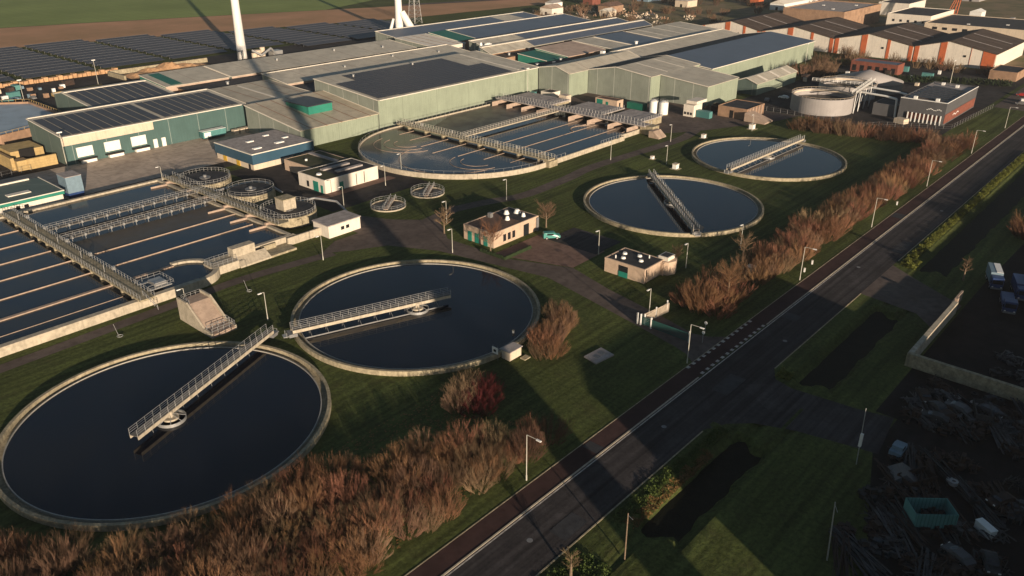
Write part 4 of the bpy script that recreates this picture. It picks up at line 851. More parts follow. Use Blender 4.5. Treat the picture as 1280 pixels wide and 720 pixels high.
# ------------------------------------------------------------------ solar field
proto = None; lab = 'dark row of ground mounted solar panels in the field behind the factory'
cuts = [60, 100, 138, 176, 214, 252, 290, 328, 366, 402]
for j in range(12):
    y = 444.5+j*9.1
    for i in range(len(cuts)-1):
        x0 = cuts[i]; x1 = cuts[i+1]; far = 552-max(0, (x0-180))*.33; near = 441 + (0 if x0 < 240 else -12)
        if y > far or (x1 < 120+0 and y < 470): continue
        if proto is None:
            p = tag(MB().xprof(-16.8, 16.8, [(-3.2, .7), (3.2, 1.5), (3.2, 1.62), (-3.2, .82)]).build('solar_panel_row', M['pv'], None), lab, 'solar panels', 'rows of the solar field')
            m = MB()
            for k in range(10): m.box(-16.5+k*3.6, -16.35+k*3.6, .9, 1.05, 0, 1.15)
            m.box(-16.8, 16.8, 3.2, 3.3, 1.3, 1.68); m.build('frame', M['steeld'], p); proto = p; p.location = ((x0+x1)/2, y, 0)
        else: copy_tree(proto, ((x0+x1)/2, y, 0))
for i in range(8):
    for yy in (427, 433.5):
        if cuts[i+1] > 300: pass
for i in range(6, 9):
    for y in (427, 436): copy_tree(proto, ((cuts[i]+cuts[i+1])/2, y, 0))
# stockpiles behind the factory
def heap(name, label, x0, x1, y0, y1, h, m, seed, cat='heap'):
    rr = random.Random(seed); mb = MB(); nx, ny = 22, 9
    ph = [rr.uniform(0, 6) for _ in range(6)]
    for j in range(ny):
        for i in range(nx):
            u, v = i/(nx-1), j/(ny-1); e = min(1, 4*min(u, 1-u))*min(1, 3*min(v, 1-v))
            z = h*e*(.65+.2*sin(u*13+ph[0])+.15*sin(u*29+v*5+ph[1])+.12*rr.random())
            mb.v.append((x0+(x1-x0)*u, y0+(y1-y0)*v, max(0, z)))
    for j in range(ny-1):
        for i in range(nx-1): mb.f.append((j*nx+i, j*nx+i+1, (j+1)*nx+i+1, (j+1)*nx+i))
    return single(mb, name, m, label, cat, ((x0+x1)/2, (y0+y1)/2, 0))
heap('sand_heap', 'long orange brown sand heap in a concrete bay behind the small solar hall', 176, 222, 404, 420, 4.2, M['soil'], 3)
single(MB().box(172, 173, 404, 422, 0, 2.2).box(173, 226, 422, 423, 0, 2.2), 'bay_wall', M['concold'], 'low concrete wall around the orange brown sand heap', 'wall', (180, 420, 0))
m = MB()
for i in range(34):
    x = 104+i*2.25; m.box(x, x+1.9, 428.4, 431.4, .1, 1.6+.5*(i % 3 == 0))
single(m, 'pallet_row', M['soil'], 'long low row of orange brown pallets along the edge of the solar field', 'pallets', (140, 430, 0))
t = thing('junk_bay', 'small walled bay of mixed rubble beside the sand heap', 'storage bay', (143, 388, 0))
m = MB().prism([(134, 372), (152, 372), (152, 373), (134, 373)], 0, 1.4).prism([(134, 373), (135, 373), (135, 392), (134, 392)], 0, 1.4).prism([(134, 392), (158, 396), (158, 397), (134, 393)], 0, 1.4)
m.build('wall', M['yellow'], t)
m = MB()
for i in range(40): x, y, s_ = R.uniform(136, 156), R.uniform(375, 391), R.uniform(.5, 1.6); m.obox(x, y, 0, R.uniform(.4, 1.8), s_, s_*.7, R.uniform(0, 3))
m.build('rubble', M['scrap'], t)

# ------------------------------------------------------------------ railed rings (small round thickeners)
for (x, y, r, lab) in ((137.2, 168.2, 5.0, 'small railed ring basin with a plank bridge, the one nearer the white hut'), (152.4, 168.4, 5.0, 'small railed ring basin with a plank bridge, the one nearer the oval ended basin')):
    t = thing('ring_basin', lab, 'basin', (x, y, 0), 'twin railed ring basins')
    MB().ring(x, y, r-.3, r, 0, .35, 40).build('rim_wall', M['conc'], t)
    m = MB(); m.poly([(x+(r-.3)*cos(2*pi*i/32), y+(r-.3)*sin(2*pi*i/32), .06) for i in range(32)]); m.build('water', M['sludge'], t)
    MB().rail([(x+(r-.1)*cos(2*pi*i/18), y+(r-.1)*sin(2*pi*i/18), .35) for i in range(18)], 1.8, 1.1, .05, 2, True).build('railing', M['steel'], t)
    MB().beam((x-3.6, y-3.2, .9), (x+4.2, y+2.6, .9), 1.2, .25).build('bridge', M['concpink'], t)
    MB().rail([(x-4, y-2.6, .9), (x+3.8, y+3.2, .9)], 1.6, 1.1, .045).rail([(x-3.2, y-3.8, .9), (x+4.6, y+2.0, .9)], 1.6, 1.1, .045).build('bridge_railing', M['steel'], t)

# ------------------------------------------------------------------ lamps
def make_lamp(h, arm, ang):
    t = bpy.data.objects.new('street_lamp', None); COL.objects.link(t)
    m = MB().tube((0, 0, 0), (0, 0, h), .085, .055, 8).cone(0, 0, 0, .9, .12, .12, 8); m.build('pole', M['pole'], t)
    c, s_ = cos(ang), sin(ang)
    if arm > .6: MB().tube((0, 0, h), (c*arm, s_*arm, h+.1), .055, .05, 6).build('arm', M['pole'], t)
    MB().obox(c*(arm+.3), s_*(arm+.3), h-.02, h+.14, .8, .3, ang).build('lamp_head', M['whitep'], t)
    return t
L1_ = make_lamp(8, 1.9, -pi/2); L2_ = make_lamp(6.2, .7, pi)
road = [(72.1, 61.2, 'road lamp post on the verge beside the thicket of reddish shrubs'), (117.1, 61.0, 'road lamp post at the plant entrance next to the block marked crossing'), (166, 61, 'road lamp post on the lit verge opposite the second side road'), (210.5, 61, 'road lamp post in the middle of the verge, third beyond the entrance'), (256.3, 61, 'road lamp post on the verge where the hedge bends away from the road'), (304.5, 61, 'road lamp post just before the grey office'), (351, 61.2, 'road lamp post beside the grey office, farthest along the road')]
for i, (x, y, l_) in enumerate(road):
    o = L1_ if i == 0 else copy_tree(L1_); o.location = (x, y, 0); tag(o, l_, 'street lamp', 'lamps along the road')
L1_['group'] = 'lamps along the road'
site = [(101.9, 150.4, 'path lamp on the grass below the small cream hut'), (75.7, 133.4, 'path lamp on the grass between the stair block and the nearest round tanks'), (125.4, 130.6, 'path lamp at the junction left of the control building'), (160.7, 189.3, 'path lamp against the curved edge of the oval ended basin'), (148.9, 183.1, 'path lamp right of the cream service building'), (128.1, 176.3, 'path lamp in front of the teal door of the service building'), (138.6, 146.2, 'path lamp left of the bare tree near the ring basins'), (163.2, 147, 'path lamp on the lawn behind the control building'), (216.3, 148.3, 'path lamp along the path beside the straight side of the oval ended basin'), (148.1, 103.6, 'path lamp at the edge of the parking area'), (154.9, 83.6, 'path lamp behind the pump house'), (174.5, 79.9, 'path lamp between the third round tank and the hedge'), (224.6, 132, 'path lamp on the lawn between the two far round tanks'), (249.7, 145.8, 'path lamp below the twin silos'), (65.9, 147.2, 'path lamp directly behind the stair block'), (128.5, 76.6, 'path lamp at the entrance gate'), (104, 232, 'tall lamp at the far corner of the loading yard'), (283, 131, 'path lamp near the sloped concrete ramp')]
for i, (x, y, l_) in enumerate(site):
    o = L2_ if i == 0 else copy_tree(L2_); o.location = (x, y, 0); tag(o, l_, 'street lamp', 'path lamps of the plant')
fl = thing('floodlight_mast', 'floodlight mast behind the pale blue basin', 'lamp mast', (116, 372, 0), 'floodlight masts')
MB().tube((116, 372, 0), (116, 372, 12), .12, .08, 8).build('pole', M['pole'], fl); MB().box(115.2, 116.8, 371.8, 372.2, 12, 12.35).build('lamp_head', M['whitep'], fl)
for x, y, l_ in ((107, 421, 'floodlight mast at the left edge beside the pallet row'), (157, 398, 'floodlight mast beside the walled rubble bay'), (92, 271, 'lamp mast at the left corner of the teal loading hall'), (425, 172, 'lamp mast by the end of the slate blue roofed hall'), (420, 100, 'lamp mast behind the grey office'), (455, 68, 'lamp mast on the far car park'), (274, 234, 'lamp mast at the corner between the green halls')): copy_tree(fl, (x, y, 0), label=l_)

# ------------------------------------------------------------------ small site objects
t = thing('manhole_slab', 'grey concrete cover slab lying in the dark grass near the entrance', 'cover slab', (108.3, 75, 0))
MB().prism([(106.2, 76.4), (105.6, 73.2), (110.4, 72.6), (111.0, 76.0)], 0, .28).build('slab', M['gravelroof'], t); MB().box(107.2, 108.2, 74, 75, .28, .34).box(108.8, 109.8, 74.2, 75.2, .28, .34).build('hatch', M['steeld'], t)
t = thing('control_cabinet', 'cream box shelter with a dark lid on the rim of the second round tank', 'cabinet', (97.5, 86.6, 0))
MB().box(95.8, 99.0, 85.6, 87.6, .1, 1.9).build('body', M['cream'], t); MB().box(95.6, 99.2, 85.4, 87.8, 1.9, 2.05).build('lid', M['gravelroof'], t); MB().box(98.0, 99.6, 83.8, 85.0, 0, .2).build('plinth', M['concold'], t)
t = thing('warning_sign', 'white notice board with a black mark on the rim of the second round tank', 'sign', (95.2, 88.0, 0))
MB().box(94.6, 94.7, 87.5, 88.9, 1.3, 2.6).build('panel', M['whitep'], t); MB().tube((94.75, 87.6, 0), (94.75, 87.6, 2.9), .05).tube((94.75, 88.8, 0), (94.75, 88.8, 2.9), .05).build('post', M['steeld'], t); MB().box(94.55, 94.59, 87.9, 88.5, 1.7, 2.2).build('symbol', M['black'], t)
def bollard(x, y, lab, h=1.0):
    t = thing('marker_post', lab, 'post', (x, y, 0)); MB().box(x-.15, x+.15, y-.15, y+.15, 0, h).build('post', M['whitep'], t); MB().box(x-.2, x+.2, y-.2, y+.2, h, h+.08).build('cap', M['concold'], t)
bollard(171, 59.9+2.2, 'short white marker post beside the third road lamp'); bollard(176.5, 62.6, 'short white marker post on the verge opposite the hedge')
bollard(233, 62, 'small white post on the bright verge'); bollard(104, 92, 'small marker post right of the second round tank')
for x, y, l_ in ((52.5, 148.5, 'thin sampling frame on the grass below the left basin'), (80.5, 147.8, 'thin sampling frame near the small path behind the stair block')):
    t = thing('hose_stand', l_, 'stand', (x, y, 0)); MB().ring(x, y, .5, .58, .3, .4, 14).build('hoop', M['steel'], t); MB().tube((x, y+.5, 0), (x-.3, y+1.2, 2.6), .04).build('post', M['steel'], t)
for x, y, l_, s_ in ((222, 127, 'white cabinet on the lawn above the third round tank', 1.4), (262, 139.5, 'small pale box on the lawn behind the farthest round tank', 1.2), (226.5, 138.6, 'low pale valve box beside the path', .9), (286, 132.5, 'cream kiosk beside the ramp', 1.6), (162, 71, 'white cabinet half hidden in the hedge bushes', 1.5)):
    t = thing('valve_cabinet', l_, 'cabinet', (x, y, 0)); MB().box(x-s_*.6, x+s_*.6, y-s_*.5, y+s_*.5, .1, s_*1.1).build('body', M['whitep'], t); MB().box(x-s_*.7, x+s_*.7, y-s_*.6, y+s_*.6, s_*1.1, s_*1.22).build('lid', M['cream'], t); MB().box(x-s_, x+s_, y-s_, y+s_, 0, .1).build('plinth', M['concold'], t)
m = MB()
for i in range(60): x, y = ((130.6+.15*R.random(), 126-.28*i) if i < 28 else (130.8+.3*(i-28), 118.3)); m.cone(x, y, 0, .7+R.uniform(-.1, .2), .4, .22, 5)
single(m, 'low_hedge', M['conifer'], 'knee high clipped hedge bordering the paving in front of the control building', 'hedge', (131, 119, 0))
# entrance gate
t = thing('entrance_fence', 'pale palisade fence panel running from the gate towards the hedge', 'fence', (128, 75, 0))
m = MB()
for i in range(30): x = 124.6+i*.27; m.box(x, x+.13, 75.6-i*.04, 75.66-i*.04, .1, 2.2)
m.box(124.6, 132.7, 75.0, 75.05, .4, .5).box(124.6, 132.7, 75.05, 75.1, 1.8, 1.9); m.build('palings', M['cream'], t)
m = MB()
for x in (124.4, 128.6, 132.8): m.box(x, x+.2, 75.0, 75.2, 0, 2.5)
m.build('post', M['whitep'], t)
t = thing('sliding_gate', 'dark teal steel gate standing open beside the entrance road', 'gate', (124, 70, 0))
m = MB().box(124.0, 124.1, 64.8, 75.4, .3, .42).box(124.0, 124.1, 64.8, 75.4, 1.9, 2.02)
for i in range(44): y = 64.9+i*.24; m.box(124.03, 124.08, y, y+.1, .4, 1.95)
m.build('leaf', M['gatet'], t)
m = MB()
for y in (64.6, 73.2, 75.6, 76.4): m.box(123.9, 124.2, y, y+.22, 0, 2.5)
m.build('post', M['whitep'], t)
for x, y, l_, dx in ((129.6, 64.4, 'round white traffic sign on the grass corner at the entrance', 0), (125.8, 62.8, 'small white bollard sign beside the entrance kerb', 1)):
    t = thing('traffic_sign', l_, 'sign', (x, y, 0)); MB().tube((x, y, 0), (x, y, 2.2), .05).build('post', M['steel'], t); MB().tube((x-.04, y, 2.2), (x+.04, y-.02, 2.2), .35, .35, 16).build('panel', M['whitep'], t)
# fences
def fence(label, pts, h, step, m='steeld', name='fence'):
    t = thing(name, label, 'fence', (pts[0][0], pts[0][1], 0)); f = MB(); p = MB()
    for a, b in zip(pts[:-1], pts[1:]):
        a = Vector((*a, 0)); b = Vector((*b, 0)); k = max(1, round((b-a).length/step))
        for i in range(k+1): c = a.lerp(b, i/k); p.tube(c, c+Vector((0, 0, h)), .05)
        for z in (.15, h*.5, h-.05): f.tube(a+Vector((0, 0, z)), b+Vector((0, 0, z)), .025)
    f.build('rails', M[m], t); p.build('post', M[m], t)
fence('thin wire fence along the front of the storage tanks and office', [(312, 104), (322, 98), (336, 76), (385, 73.5)], 1.8, 3)
fence('thin wire fence along the top of the lawn by the small green shed', [(318, 160), (318, 112), (312, 104)], 1.8, 3)
fence('wire fence around the loading yard', [(60, 258), (60, 275), (84, 279)], 2, 3)

# ------------------------------------------------------------------ vehicles
def wheels(t, pts, r=.34, wd=.25, rz=0):
    for x, y in pts:
        w_ = MB().tube((x, y-wd/2, r), (x, y+wd/2, r), r, r, 14).build('wheel', M['black'], t)
        MB().tube((x, y-wd/2-.01, r), (x, y+wd/2+.01, r), r*.55, r*.55, 10).build('rim', M['steel'], w_)
def van(name, label, loc, rz, body, L=4.6, W=1.85, H=1.85, cat='van', kind='van', group=None):
    t = bpy.data.objects.new(name, None); COL.objects.link(t); tag(t, label, cat, group)
    hl = L/2
    if kind == 'van': pr = [(-hl, .35), (hl, .35), (hl, .95), (hl-.9, 1.12), (hl-1.55, H), (-hl+.15, H), (-hl, H-.35)]
    else: pr = [(-hl, .32), (hl, .32), (hl, .75), (hl-.95, .92), (hl-1.7, H), (-hl+.9, H), (-hl+.25, .98), (-hl, .9)]
    b = MB(); n = len(pr)
    b.v = [(x, -W/2*(1 if z < 1.05 else .88), z) for x, z in pr]+[(x, W/2*(1 if z < 1.05 else .88), z) for x, z in pr]
    b.f = [tuple(range(n)), tuple(range(2*n-1, n-1, -1))]+[(i, i+n, (i+1) % n+n, (i+1) % n) for i in range(n)]
    o = b.build('body', M[body], t)
    bv = o.modifiers.new('b', 'BEVEL'); bv.width = .06; bv.segments = 2
    g = MB(); zt_ = H-.08
    g.box(-hl+.9, hl-1.75, -W/2*.95, W/2*.95, 1.12, zt_-.12); g.build('side_window', M['glass'], t)
    x1, z1, x2, z2 = hl-.98, 1.14, hl-1.58, H-.1
    g = MB(); g.poly([(x1+.03, -W*.38, z1), (x1+.03, W*.38, z1), (x2+.05, W*.36, z2), (x2+.05, -W*.36, z2)]).poly([(x1+.0, -W*.38, z1-.02), (x2+.02, -W*.36, z2-.02), (x2+.02, W*.36, z2-.02), (x1, W*.38, z1-.02)]); g.build('windscreen', M['glass'], t)
    wheels(t, [(-hl+.8, -W/2+.08), (-hl+.8, W/2-.08), (hl-.85, -W/2+.08), (hl-.85, W/2-.08)])
    for sg in (-1, 1): MB().box(hl-.03, hl+.03, sg*W*.36-.16, sg*W*.36+.16, .68, .86).build('headlight', M['whitep'], t)
    t.location = loc; t.rotation_euler = (0, 0, rz); return t
van('parked_van', 'small teal van parked in front of the control building', (148.6, 118.6, .045), radians(-40), 'vanteal', 4.3, 1.75, 1.75)
def truck(label, loc, rz, cabm, bodym, boxh, roofm=None, group='trucks in the scrap yard'):
    t = bpy.data.objects.new('parked_truck', None); COL.objects.link(t); tag(t, label, 'truck', group)
    o = MB().box(1.9, 4.2, -1.2, 1.2, .6, 3.0).build('cab', M[cabm], t); bv = o.modifiers.new('b', 'BEVEL'); bv.width = .18; bv.segments = 3
    MB().box(4.19, 4.25, -1.0, 1.0, 1.7, 2.6).build('windscreen', M['glass'], t); MB().box(4.2, 4.32, -1.15, 1.15, .5, .9).build('bumper', M['steeld'], t)
    MB().box(-4.2, 1.7, -1.2, 1.2, 1.0, 1.0+boxh).build('load_body', M[bodym], t); MB().box(-4.2, 3.8, -.5, .5, .6, 1.0).build('chassis', M['black'], t)
    if roofm: MB().box(-4.1, 1.6, -.1, 1.15, 1.0+boxh, 1.06+boxh).build('roof_sheet', M[roofm], t)
    wheels(t, [(-3, -1.05), (-3, 1.05), (-1.8, -1.05), (-1.8, 1.05), (3, -1.05), (3, 1.05)], .5, .32)
    for sg in (-1, 1): MB().box(4.3, 4.36, sg*.85-.15, sg*.85+.15, .95, 1.15).build('headlight', M['whitep'], t); MB().box(4.0, 4.2, sg*1.3-.08, sg*1.3+.08, 1.8, 2.3).build('mirror', M['black'], t)
    t.location = loc; t.rotation_euler = (0, 0, rz); return t
truck('blue truck with a white roofed box body, leftmost of the parked trucks', (192.5, 28.0, .02), radians(200), 'blue', 'bluelt', 2.4, 'whitep')
truck('dark blue box truck parked right of the white roofed truck', (190, 22.4, .02), radians(200), 'blue', 'blue', 2.2)
truck('blue tipper truck parked in front of the other blue trucks', (181.5, 22.8, .02), radians(196), 'blue', 'blue', .8)
truck('dark open bed truck with a reddish frame at the right edge', (182, 16.8, .02), radians(196), 'rust', 'rust', .6)

# ------------------------------------------------------------------ scrap yard
single(MB().box(143.6, 171.5, 30.0, 30.9, 0, 2.6), 'yard_wall', M['conc'], 'sunlit concrete block wall running from the yard corner towards the side road', 'wall', (157, 30.5, 0))
single(MB().box(142.7, 143.5, -4, 30.9, 0, 2.6), 'yard_wall', M['concold'], 'weathered concrete wall between the empty yard and the scrap piles', 'wall', (143, 14, 0))
single(MB().box(171.6, 179, 30.9, 31.3, 0, 2.2).box(172, 173, 30.3, 30.85, 0, 3), 'broken_wall', M['concpink'], 'ragged end piece of wall beside the side road mouth', 'wall', (175, 31, 0))
def scrap(label, x, y, rr, kind, n, rnd_, m, hmax=1.6, group=None):
    mb = MB()
    for i in range(n):
        a = rnd_.uniform(0, 2*pi); d = rr*rnd_.random()**.5; px, py = x+d*cos(a), y+d*sin(a); z = hmax*(1-d/rr)*rnd_.random()
        th = rnd_.uniform(0, pi); ph = rnd_.uniform(-.35, .35)
        if kind == 'beams' or (kind == 'mix' and i % 2):
            L = rnd_.uniform(1, 3.2); dx, dy, dz = cos(th)*L/2, sin(th)*L/2, ph*L/2
            mb.tube((px-dx, py-dy, z+.25-min(0, 0)-dz*.5+.1), (px+dx, py+dy, z+.25+abs(dz)), rnd_.uniform(.04, .12), n=4)
        else: mb.obox(px, py, z*.4, z+rnd_.uniform(.2, .7), rnd_.uniform(.3, 1.2), rnd_.uniform(.3, .9), th)
    return single(mb, 'scrap_pile', M[m], label, 'scrap pile', (x, y, 0), group)
rs = random.Random(11)
mats_ = ['rust', 'scrap', 'scrap', 'rust']
k = 0
for (x0, x1, y0, y1, n) in ((86, 118, 4, 23, 46), (125, 141, 5, 27, 38)):
    for i in range(n):
        scrap('low dark heap of tangled scrap metal in the unlit yard', rs.uniform(x0, x1), rs.uniform(y0, y1), rs.uniform(1.2, 2.4), rs.choice(['beams', 'mix', 'mix', 'boxes']), rs.randint(18, 34), rs, mats_[k % 4], rs.uniform(.8, 2.0), 'scrap heaps in the dark yard'); k += 1
for i in range(9): scrap('dark scrap heap inside the walled yard behind the weathered wall', 146+rs.uniform(0, 12), 8+rs.uniform(0, 11), 1.6, 'mix', 22, rs, 'scrap', 1.2, 'scrap heaps behind the weathered wall')
def cont(label, x, y, rz, m, L=6, W=2.4, H=2.6):
    t = bpy.data.objects.new('open_container', None); COL.objects.link(t); tag(t, label, 'container')
    MB().box(-L/2, L/2, -W/2, -W/2+.08, .15, H).box(-L/2, L/2, W/2-.08, W/2, .15, H).box(-L/2, -L/2+.08, -W/2+.08, W/2-.08, .15, H).box(L/2-.08, L/2, -W/2+.08, W/2-.08, .15, H).box(-L/2, L/2, -W/2, W/2, .05, .2).build('shell', M[m], t)
    r_ = MB()
    for i in range(12): u = -L/2+.25+i*(L-.5)/11; r_.box(u-.05, u+.05, -W/2-.06, -W/2, .2, H-.1).box(u-.05, u+.05, W/2, W/2+.06, .2, H-.1)
    r_.build('rib', M[m], t)
    t.location = (x, y, 0); t.rotation_euler = (0, 0, rz)
cont('pale teal ribbed container among the scrap piles near the bottom right corner', 101.5, 14.6, radians(-50), 'tcont', 5.6, 3.4, 2.8)
cont('dark rusty open skip among the scrap heaps', 109, 18.5, radians(-30), 'rust', 5, 2.4, 1.6)
cont('grey open skip in the scrap yard beside the wall', 134, 16, radians(20), 'scrap', 5, 2.4, 1.8)
t = thing('pickup_wreck', 'pale wrecked pickup cab lying at the edge of the scrap piles', 'wreck', (114.8, 22.8, 0))
MB().box(113, 116.6, 22, 23.8, .3, 1.1).box(113.8, 115.2, 22.1, 23.7, 1.1, 1.7).build('body', M['bluelt'], t); MB().box(113.9, 115.1, 22.05, 23.75, 1.2, 1.55).build('window', M['glass'], t)
single(MB().obox(104.5, 8.3, 0, 1.2, 2.6, 1.1, 1.0).obox(104.5, 8.3, 1.2, 1.3, 2.7, 1.2, 1.0), 'white_trough', M['whitep'], 'long white tipped trough at the right of the teal container', 'trough', (104.5, 8.3, 0))
t = thing('yard_mast', 'leaning steel pole with a lamp bracket at the edge of the scrap yard', 'lamp mast', (107.8, 26.6, 0))
MB().tube((107.8, 26.6, 0), (109.2, 27.3, 9), .08, .05, 8).build('pole', M['steel'], t); MB().box(108.0, 108.4, 26.6, 27.0, 3.0, 5.2).build('bracket', M['whitep'], t)
t = thing('yard_mast', 'thin steel pole rising from the scrap near the bottom edge', 'lamp mast', (85.5, 22, 0))
MB().tube((85.5, 22, 0), (87.0, 22.9, 8), .1, .07, 8).build('pole', M['steel'], t); MB().tube((86.9, 22.8, 7.6), (86.3, 22.2, 7.2), .04).build('bracket', M['steel'], t)
t = thing('yard_mast', 'slim wooden pole on the grass beside the first ditch', 'pole', (68.5, 41.5, 0))
MB().tube((68.5, 41.5, 0), (68.5, 41.5, 7.5), .1, .07, 8).build('pole', M['bark'], t); MB().tube((68.5, 41.5, 7.2), (68.2, 40.6, 7.2), .04).build('bracket', M['steel'], t)

for i in range(16):
    x, y = (88+rs.uniform(0, 28), 7+rs.uniform(0, 15)) if i % 2 else (126+rs.uniform(0, 14), 8+rs.uniform(0, 17))
    m = MB()
    for q in range(rs.randint(1, 3)): m.ring(x+rs.uniform(-.1, .1), y, .28, .62, .5+q*.3, .78+q*.3, 18)
    single(m, 'tyre_stack', M['black'] if i % 5 else M['membrane'], 'small stack of old tyres lying among the scrap heaps' if i % 5 else 'pale old tyre lying on the scrap heaps', 'tyres', (x, y, .5), 'old tyres in the scrap yard')
for i in range(9):
    x, y = (127+rs.uniform(0, 13), 9+rs.uniform(0, 17)) if i < 6 else (95+rs.uniform(0, 18), 6+rs.uniform(0, 8))
    van('car_wreck', 'stripped car body lying in the dark scrap yard', (x, y, .25), rs.uniform(0, 6), ['scrap', 'offgrey', 'rust'][i % 3], 4.1, 1.7, 1.35, 'wreck', 'car', 'stripped car bodies')
t_ = MB(); t_.prism([(108.0, 17.6), (111.4, 19.6), (109.6, 22.8), (106.0, 21.2)], .3, .5); v0 = len(t_.v); t_.v += [(108.0, 17.6, .52), (111.4, 19.6, .52), (109.6, 22.8, .52), (106.0, 21.2, .52), (107.4, 19.6, 1.9), (109.8, 21.0, 2.1)]; t_.f += [(v0, v0+1, v0+5, v0+4), (v0+1, v0+2, v0+5), (v0+2, v0+3, v0+4, v0+5), (v0+3, v0, v0+4)]
single(t_, 'tarpaulin', M['offgrey'], 'grey tarpaulin draped over scrap above the teal container', 'tarpaulin', (108.7, 20.2, .3))
for i in range(30):
    x, y = (86+rs.uniform(0, 30), 5+rs.uniform(0, 17)) if i < 21 else (126+rs.uniform(0, 14), 7+rs.uniform(0, 18)); a = radians(41)+rs.gauss(0, .22); L = rs.uniform(5, 9); m = MB()
    for q in range(rs.randint(9, 16)):
        o_, z_, sk_ = rs.uniform(-1.1, 1.1), rs.uniform(.1, 1.1), rs.gauss(0, .07); c_, d_ = cos(a+sk_), sin(a+sk_); sh = rs.uniform(-1, 1)
        m.beam((x-d_*o_+c_*(sh-L/2), y+c_*o_+d_*(sh-L/2), z_), (x-d_*o_+c_*(sh+L/2), y+c_*o_+d_*(sh+L/2), z_+rs.uniform(-.05, .35)), rs.uniform(.08, .28), rs.uniform(.08, .2))
    single(m, 'girder_stack', M[rs.choice(['rust', 'scrap', 'scrap'])], 'loose stack of long dark steel girders in the scrap yard', 'scrap pile', (x, y, 0), 'girder stacks in the scrap yard')
for i, (x, y) in enumerate(((89, 46-1, ), (63, 52.8), (97, 53.4), (137, 51.2), (182, 53.8), (236, 51.0))):
    if i: struct(MB().cone(x, y, .018, .034, .42, .42, 18), 'drain_cover', M['steeld'])
for i, (x0, x1, y0, y1) in enumerate(((66, 71, 49.2, 52.0), (112, 119, 50.2, 53.2), (146, 149, 53.0, 56.2), (197, 206, 49.0, 51.4), (84, 86, 57.3, 60.0), (222, 226, 57.2, 60.1))): rect('road_patch', x0, x1, y0, y1, .040, M['tar'])
ru = random.Random(77)
KN = [('crate', 'cream', 'pale crate'), ('crate', 'tan', 'brown wooden crate'), ('container', 'tcont', 'turquoise container'), ('skip', 'rust', 'rusty skip'), ('tank', 'whitep', 'white plastic tank'), ('crate', 'bluelt', 'pale blue crate')]
for (x0, x1, y0, y1, n, where) in ((96, 150, 374, 424, 34, 'in the yard behind the blue basin'), (258, 276, 206, 232, 7, 'behind the aerator gallery'), (300, 320, 150, 166, 7, 'between the brick building and the green shed'), (386, 452, 108, 158, 22, 'in the yard behind the grey office'), (156, 160, 236, 262, 4, 'in the corner beside the workshop')):
    for i in range(n):
        nm, mm, ds = ru.choice(KN); x, y = ru.uniform(x0, x1), ru.uniform(y0, y1); a = ru.choice([0, pi/2, .3]); lx, ly, h = (5, 2.3, 2.4) if nm in ('container', 'skip') else (ru.uniform(1, 2.4), ru.uniform(1, 1.8), ru.uniform(.8, 1.8))
        m = MB().obox(x, y, .05, h, lx, ly, a).obox(x, y, h, h+.1, lx+.12, ly+.12, a)
        single(m, nm, M[mm], ds+' standing '+where, nm, (x, y, 0), 'clutter '+where)
# ------------------------------------------------------------------ unseen shed-shaped shade casters, added to darken the lower right corner
def shed(label, x0, x1, y0, y1, h, hr):
    hall(label, x0, x1, [(y0, h), ((y0+y1)/2, hr), (y1, h)], 'green', 'beige', 'greeng', None, [], cat='shed', group='added shade casters out of frame')
shed('tall unseen shade caster shaped like a storage hall, added beyond the scrap yard', 61, 122, -36, -14, 14.0, 17.5)
shed('long low unseen shade caster shaped like a shed, added beyond the truck yard', 122.8, 330, -34, -12, 9.2, 10.0)

# ------------------------------------------------------------------ plants
def shrub_mesh(seed, h, spread, stems, sub, tw=.032, up=.75):
    rr = random.Random(seed); m = MB()
    def grow(p, d, L, r, lvl):
        k = 3 if lvl == 0 else 2; q = Vector(p)
        for i in range(k):
            d = (d+Vector((rr.gauss(0, .07), rr.gauss(0, .07), rr.gauss(.05, .05)))).normalized(); n = q+d*L/k
            m.tube(q, n, r*(1-i*.75/k), r*(1-(i+1)*.75/k), 3)
            if lvl < 2:
                for _ in range(sub if lvl == 0 else 2):
                    f = rr.random(); s_ = q.lerp(n, f); dd = (d+Vector((rr.gauss(0, .34), rr.gauss(0, .34), rr.uniform(.1, .5)))).normalized()
                    grow(s_, dd, L*rr.uniform(.28, .45), r*.62, lvl+1)
            q = n
    for i in range(stems):
        a = rr.uniform(0, 2*pi); b = spread*.42*rr.random()**.5; base = Vector((b*cos(a), b*sin(a), 0))
        o = b/(spread*.42); d = Vector((cos(a)*(.2+o*.55)*spread/h, sin(a)*(.2+o*.55)*spread/h, up+.25)).normalized()
        grow(base, d, h*rr.uniform(.8, 1.0)*(1-.42*o*o), tw*1.5, 0)
    me = bpy.data.meshes.new('shrub'); me.from_pydata(m.v, [], m.f); me.update(); return me
SH = {}
def shrubs(key, n, h, spread, stems, sub, m, tw):
    L = []
    for i in range(n):
        me = shrub_mesh(hash(key) % 97*0+sum(map(ord, key))*13+i, h, spread, stems, sub, tw); me.materials.append(M[m]); L.append(me)
    SH[key] = L
shrubs('near', 6, 3.6, 4.2, 62, 5, 'twig', 0.0135)
shrubs('neart', 3, 3.3, 4.0, 56, 5, 'twigtan', 0.013)
shrubs('neard', 4, 3.7, 4.2, 60, 5, 'twigdk', 0.014)
shrubs('nearr', 2, 2.4, 3.8, 46, 5, 'twigred', 0.016)
shrubs('hedge', 4, 3.7, 4.6, 46, 4, 'twig', 0.022)
shrubs('hedged', 3, 3.7, 4.6, 46, 4, 'twigdk', 0.022)
shrubs('far', 3, 5.2, 5.4, 22, 3, 'twigdk', 0.06)
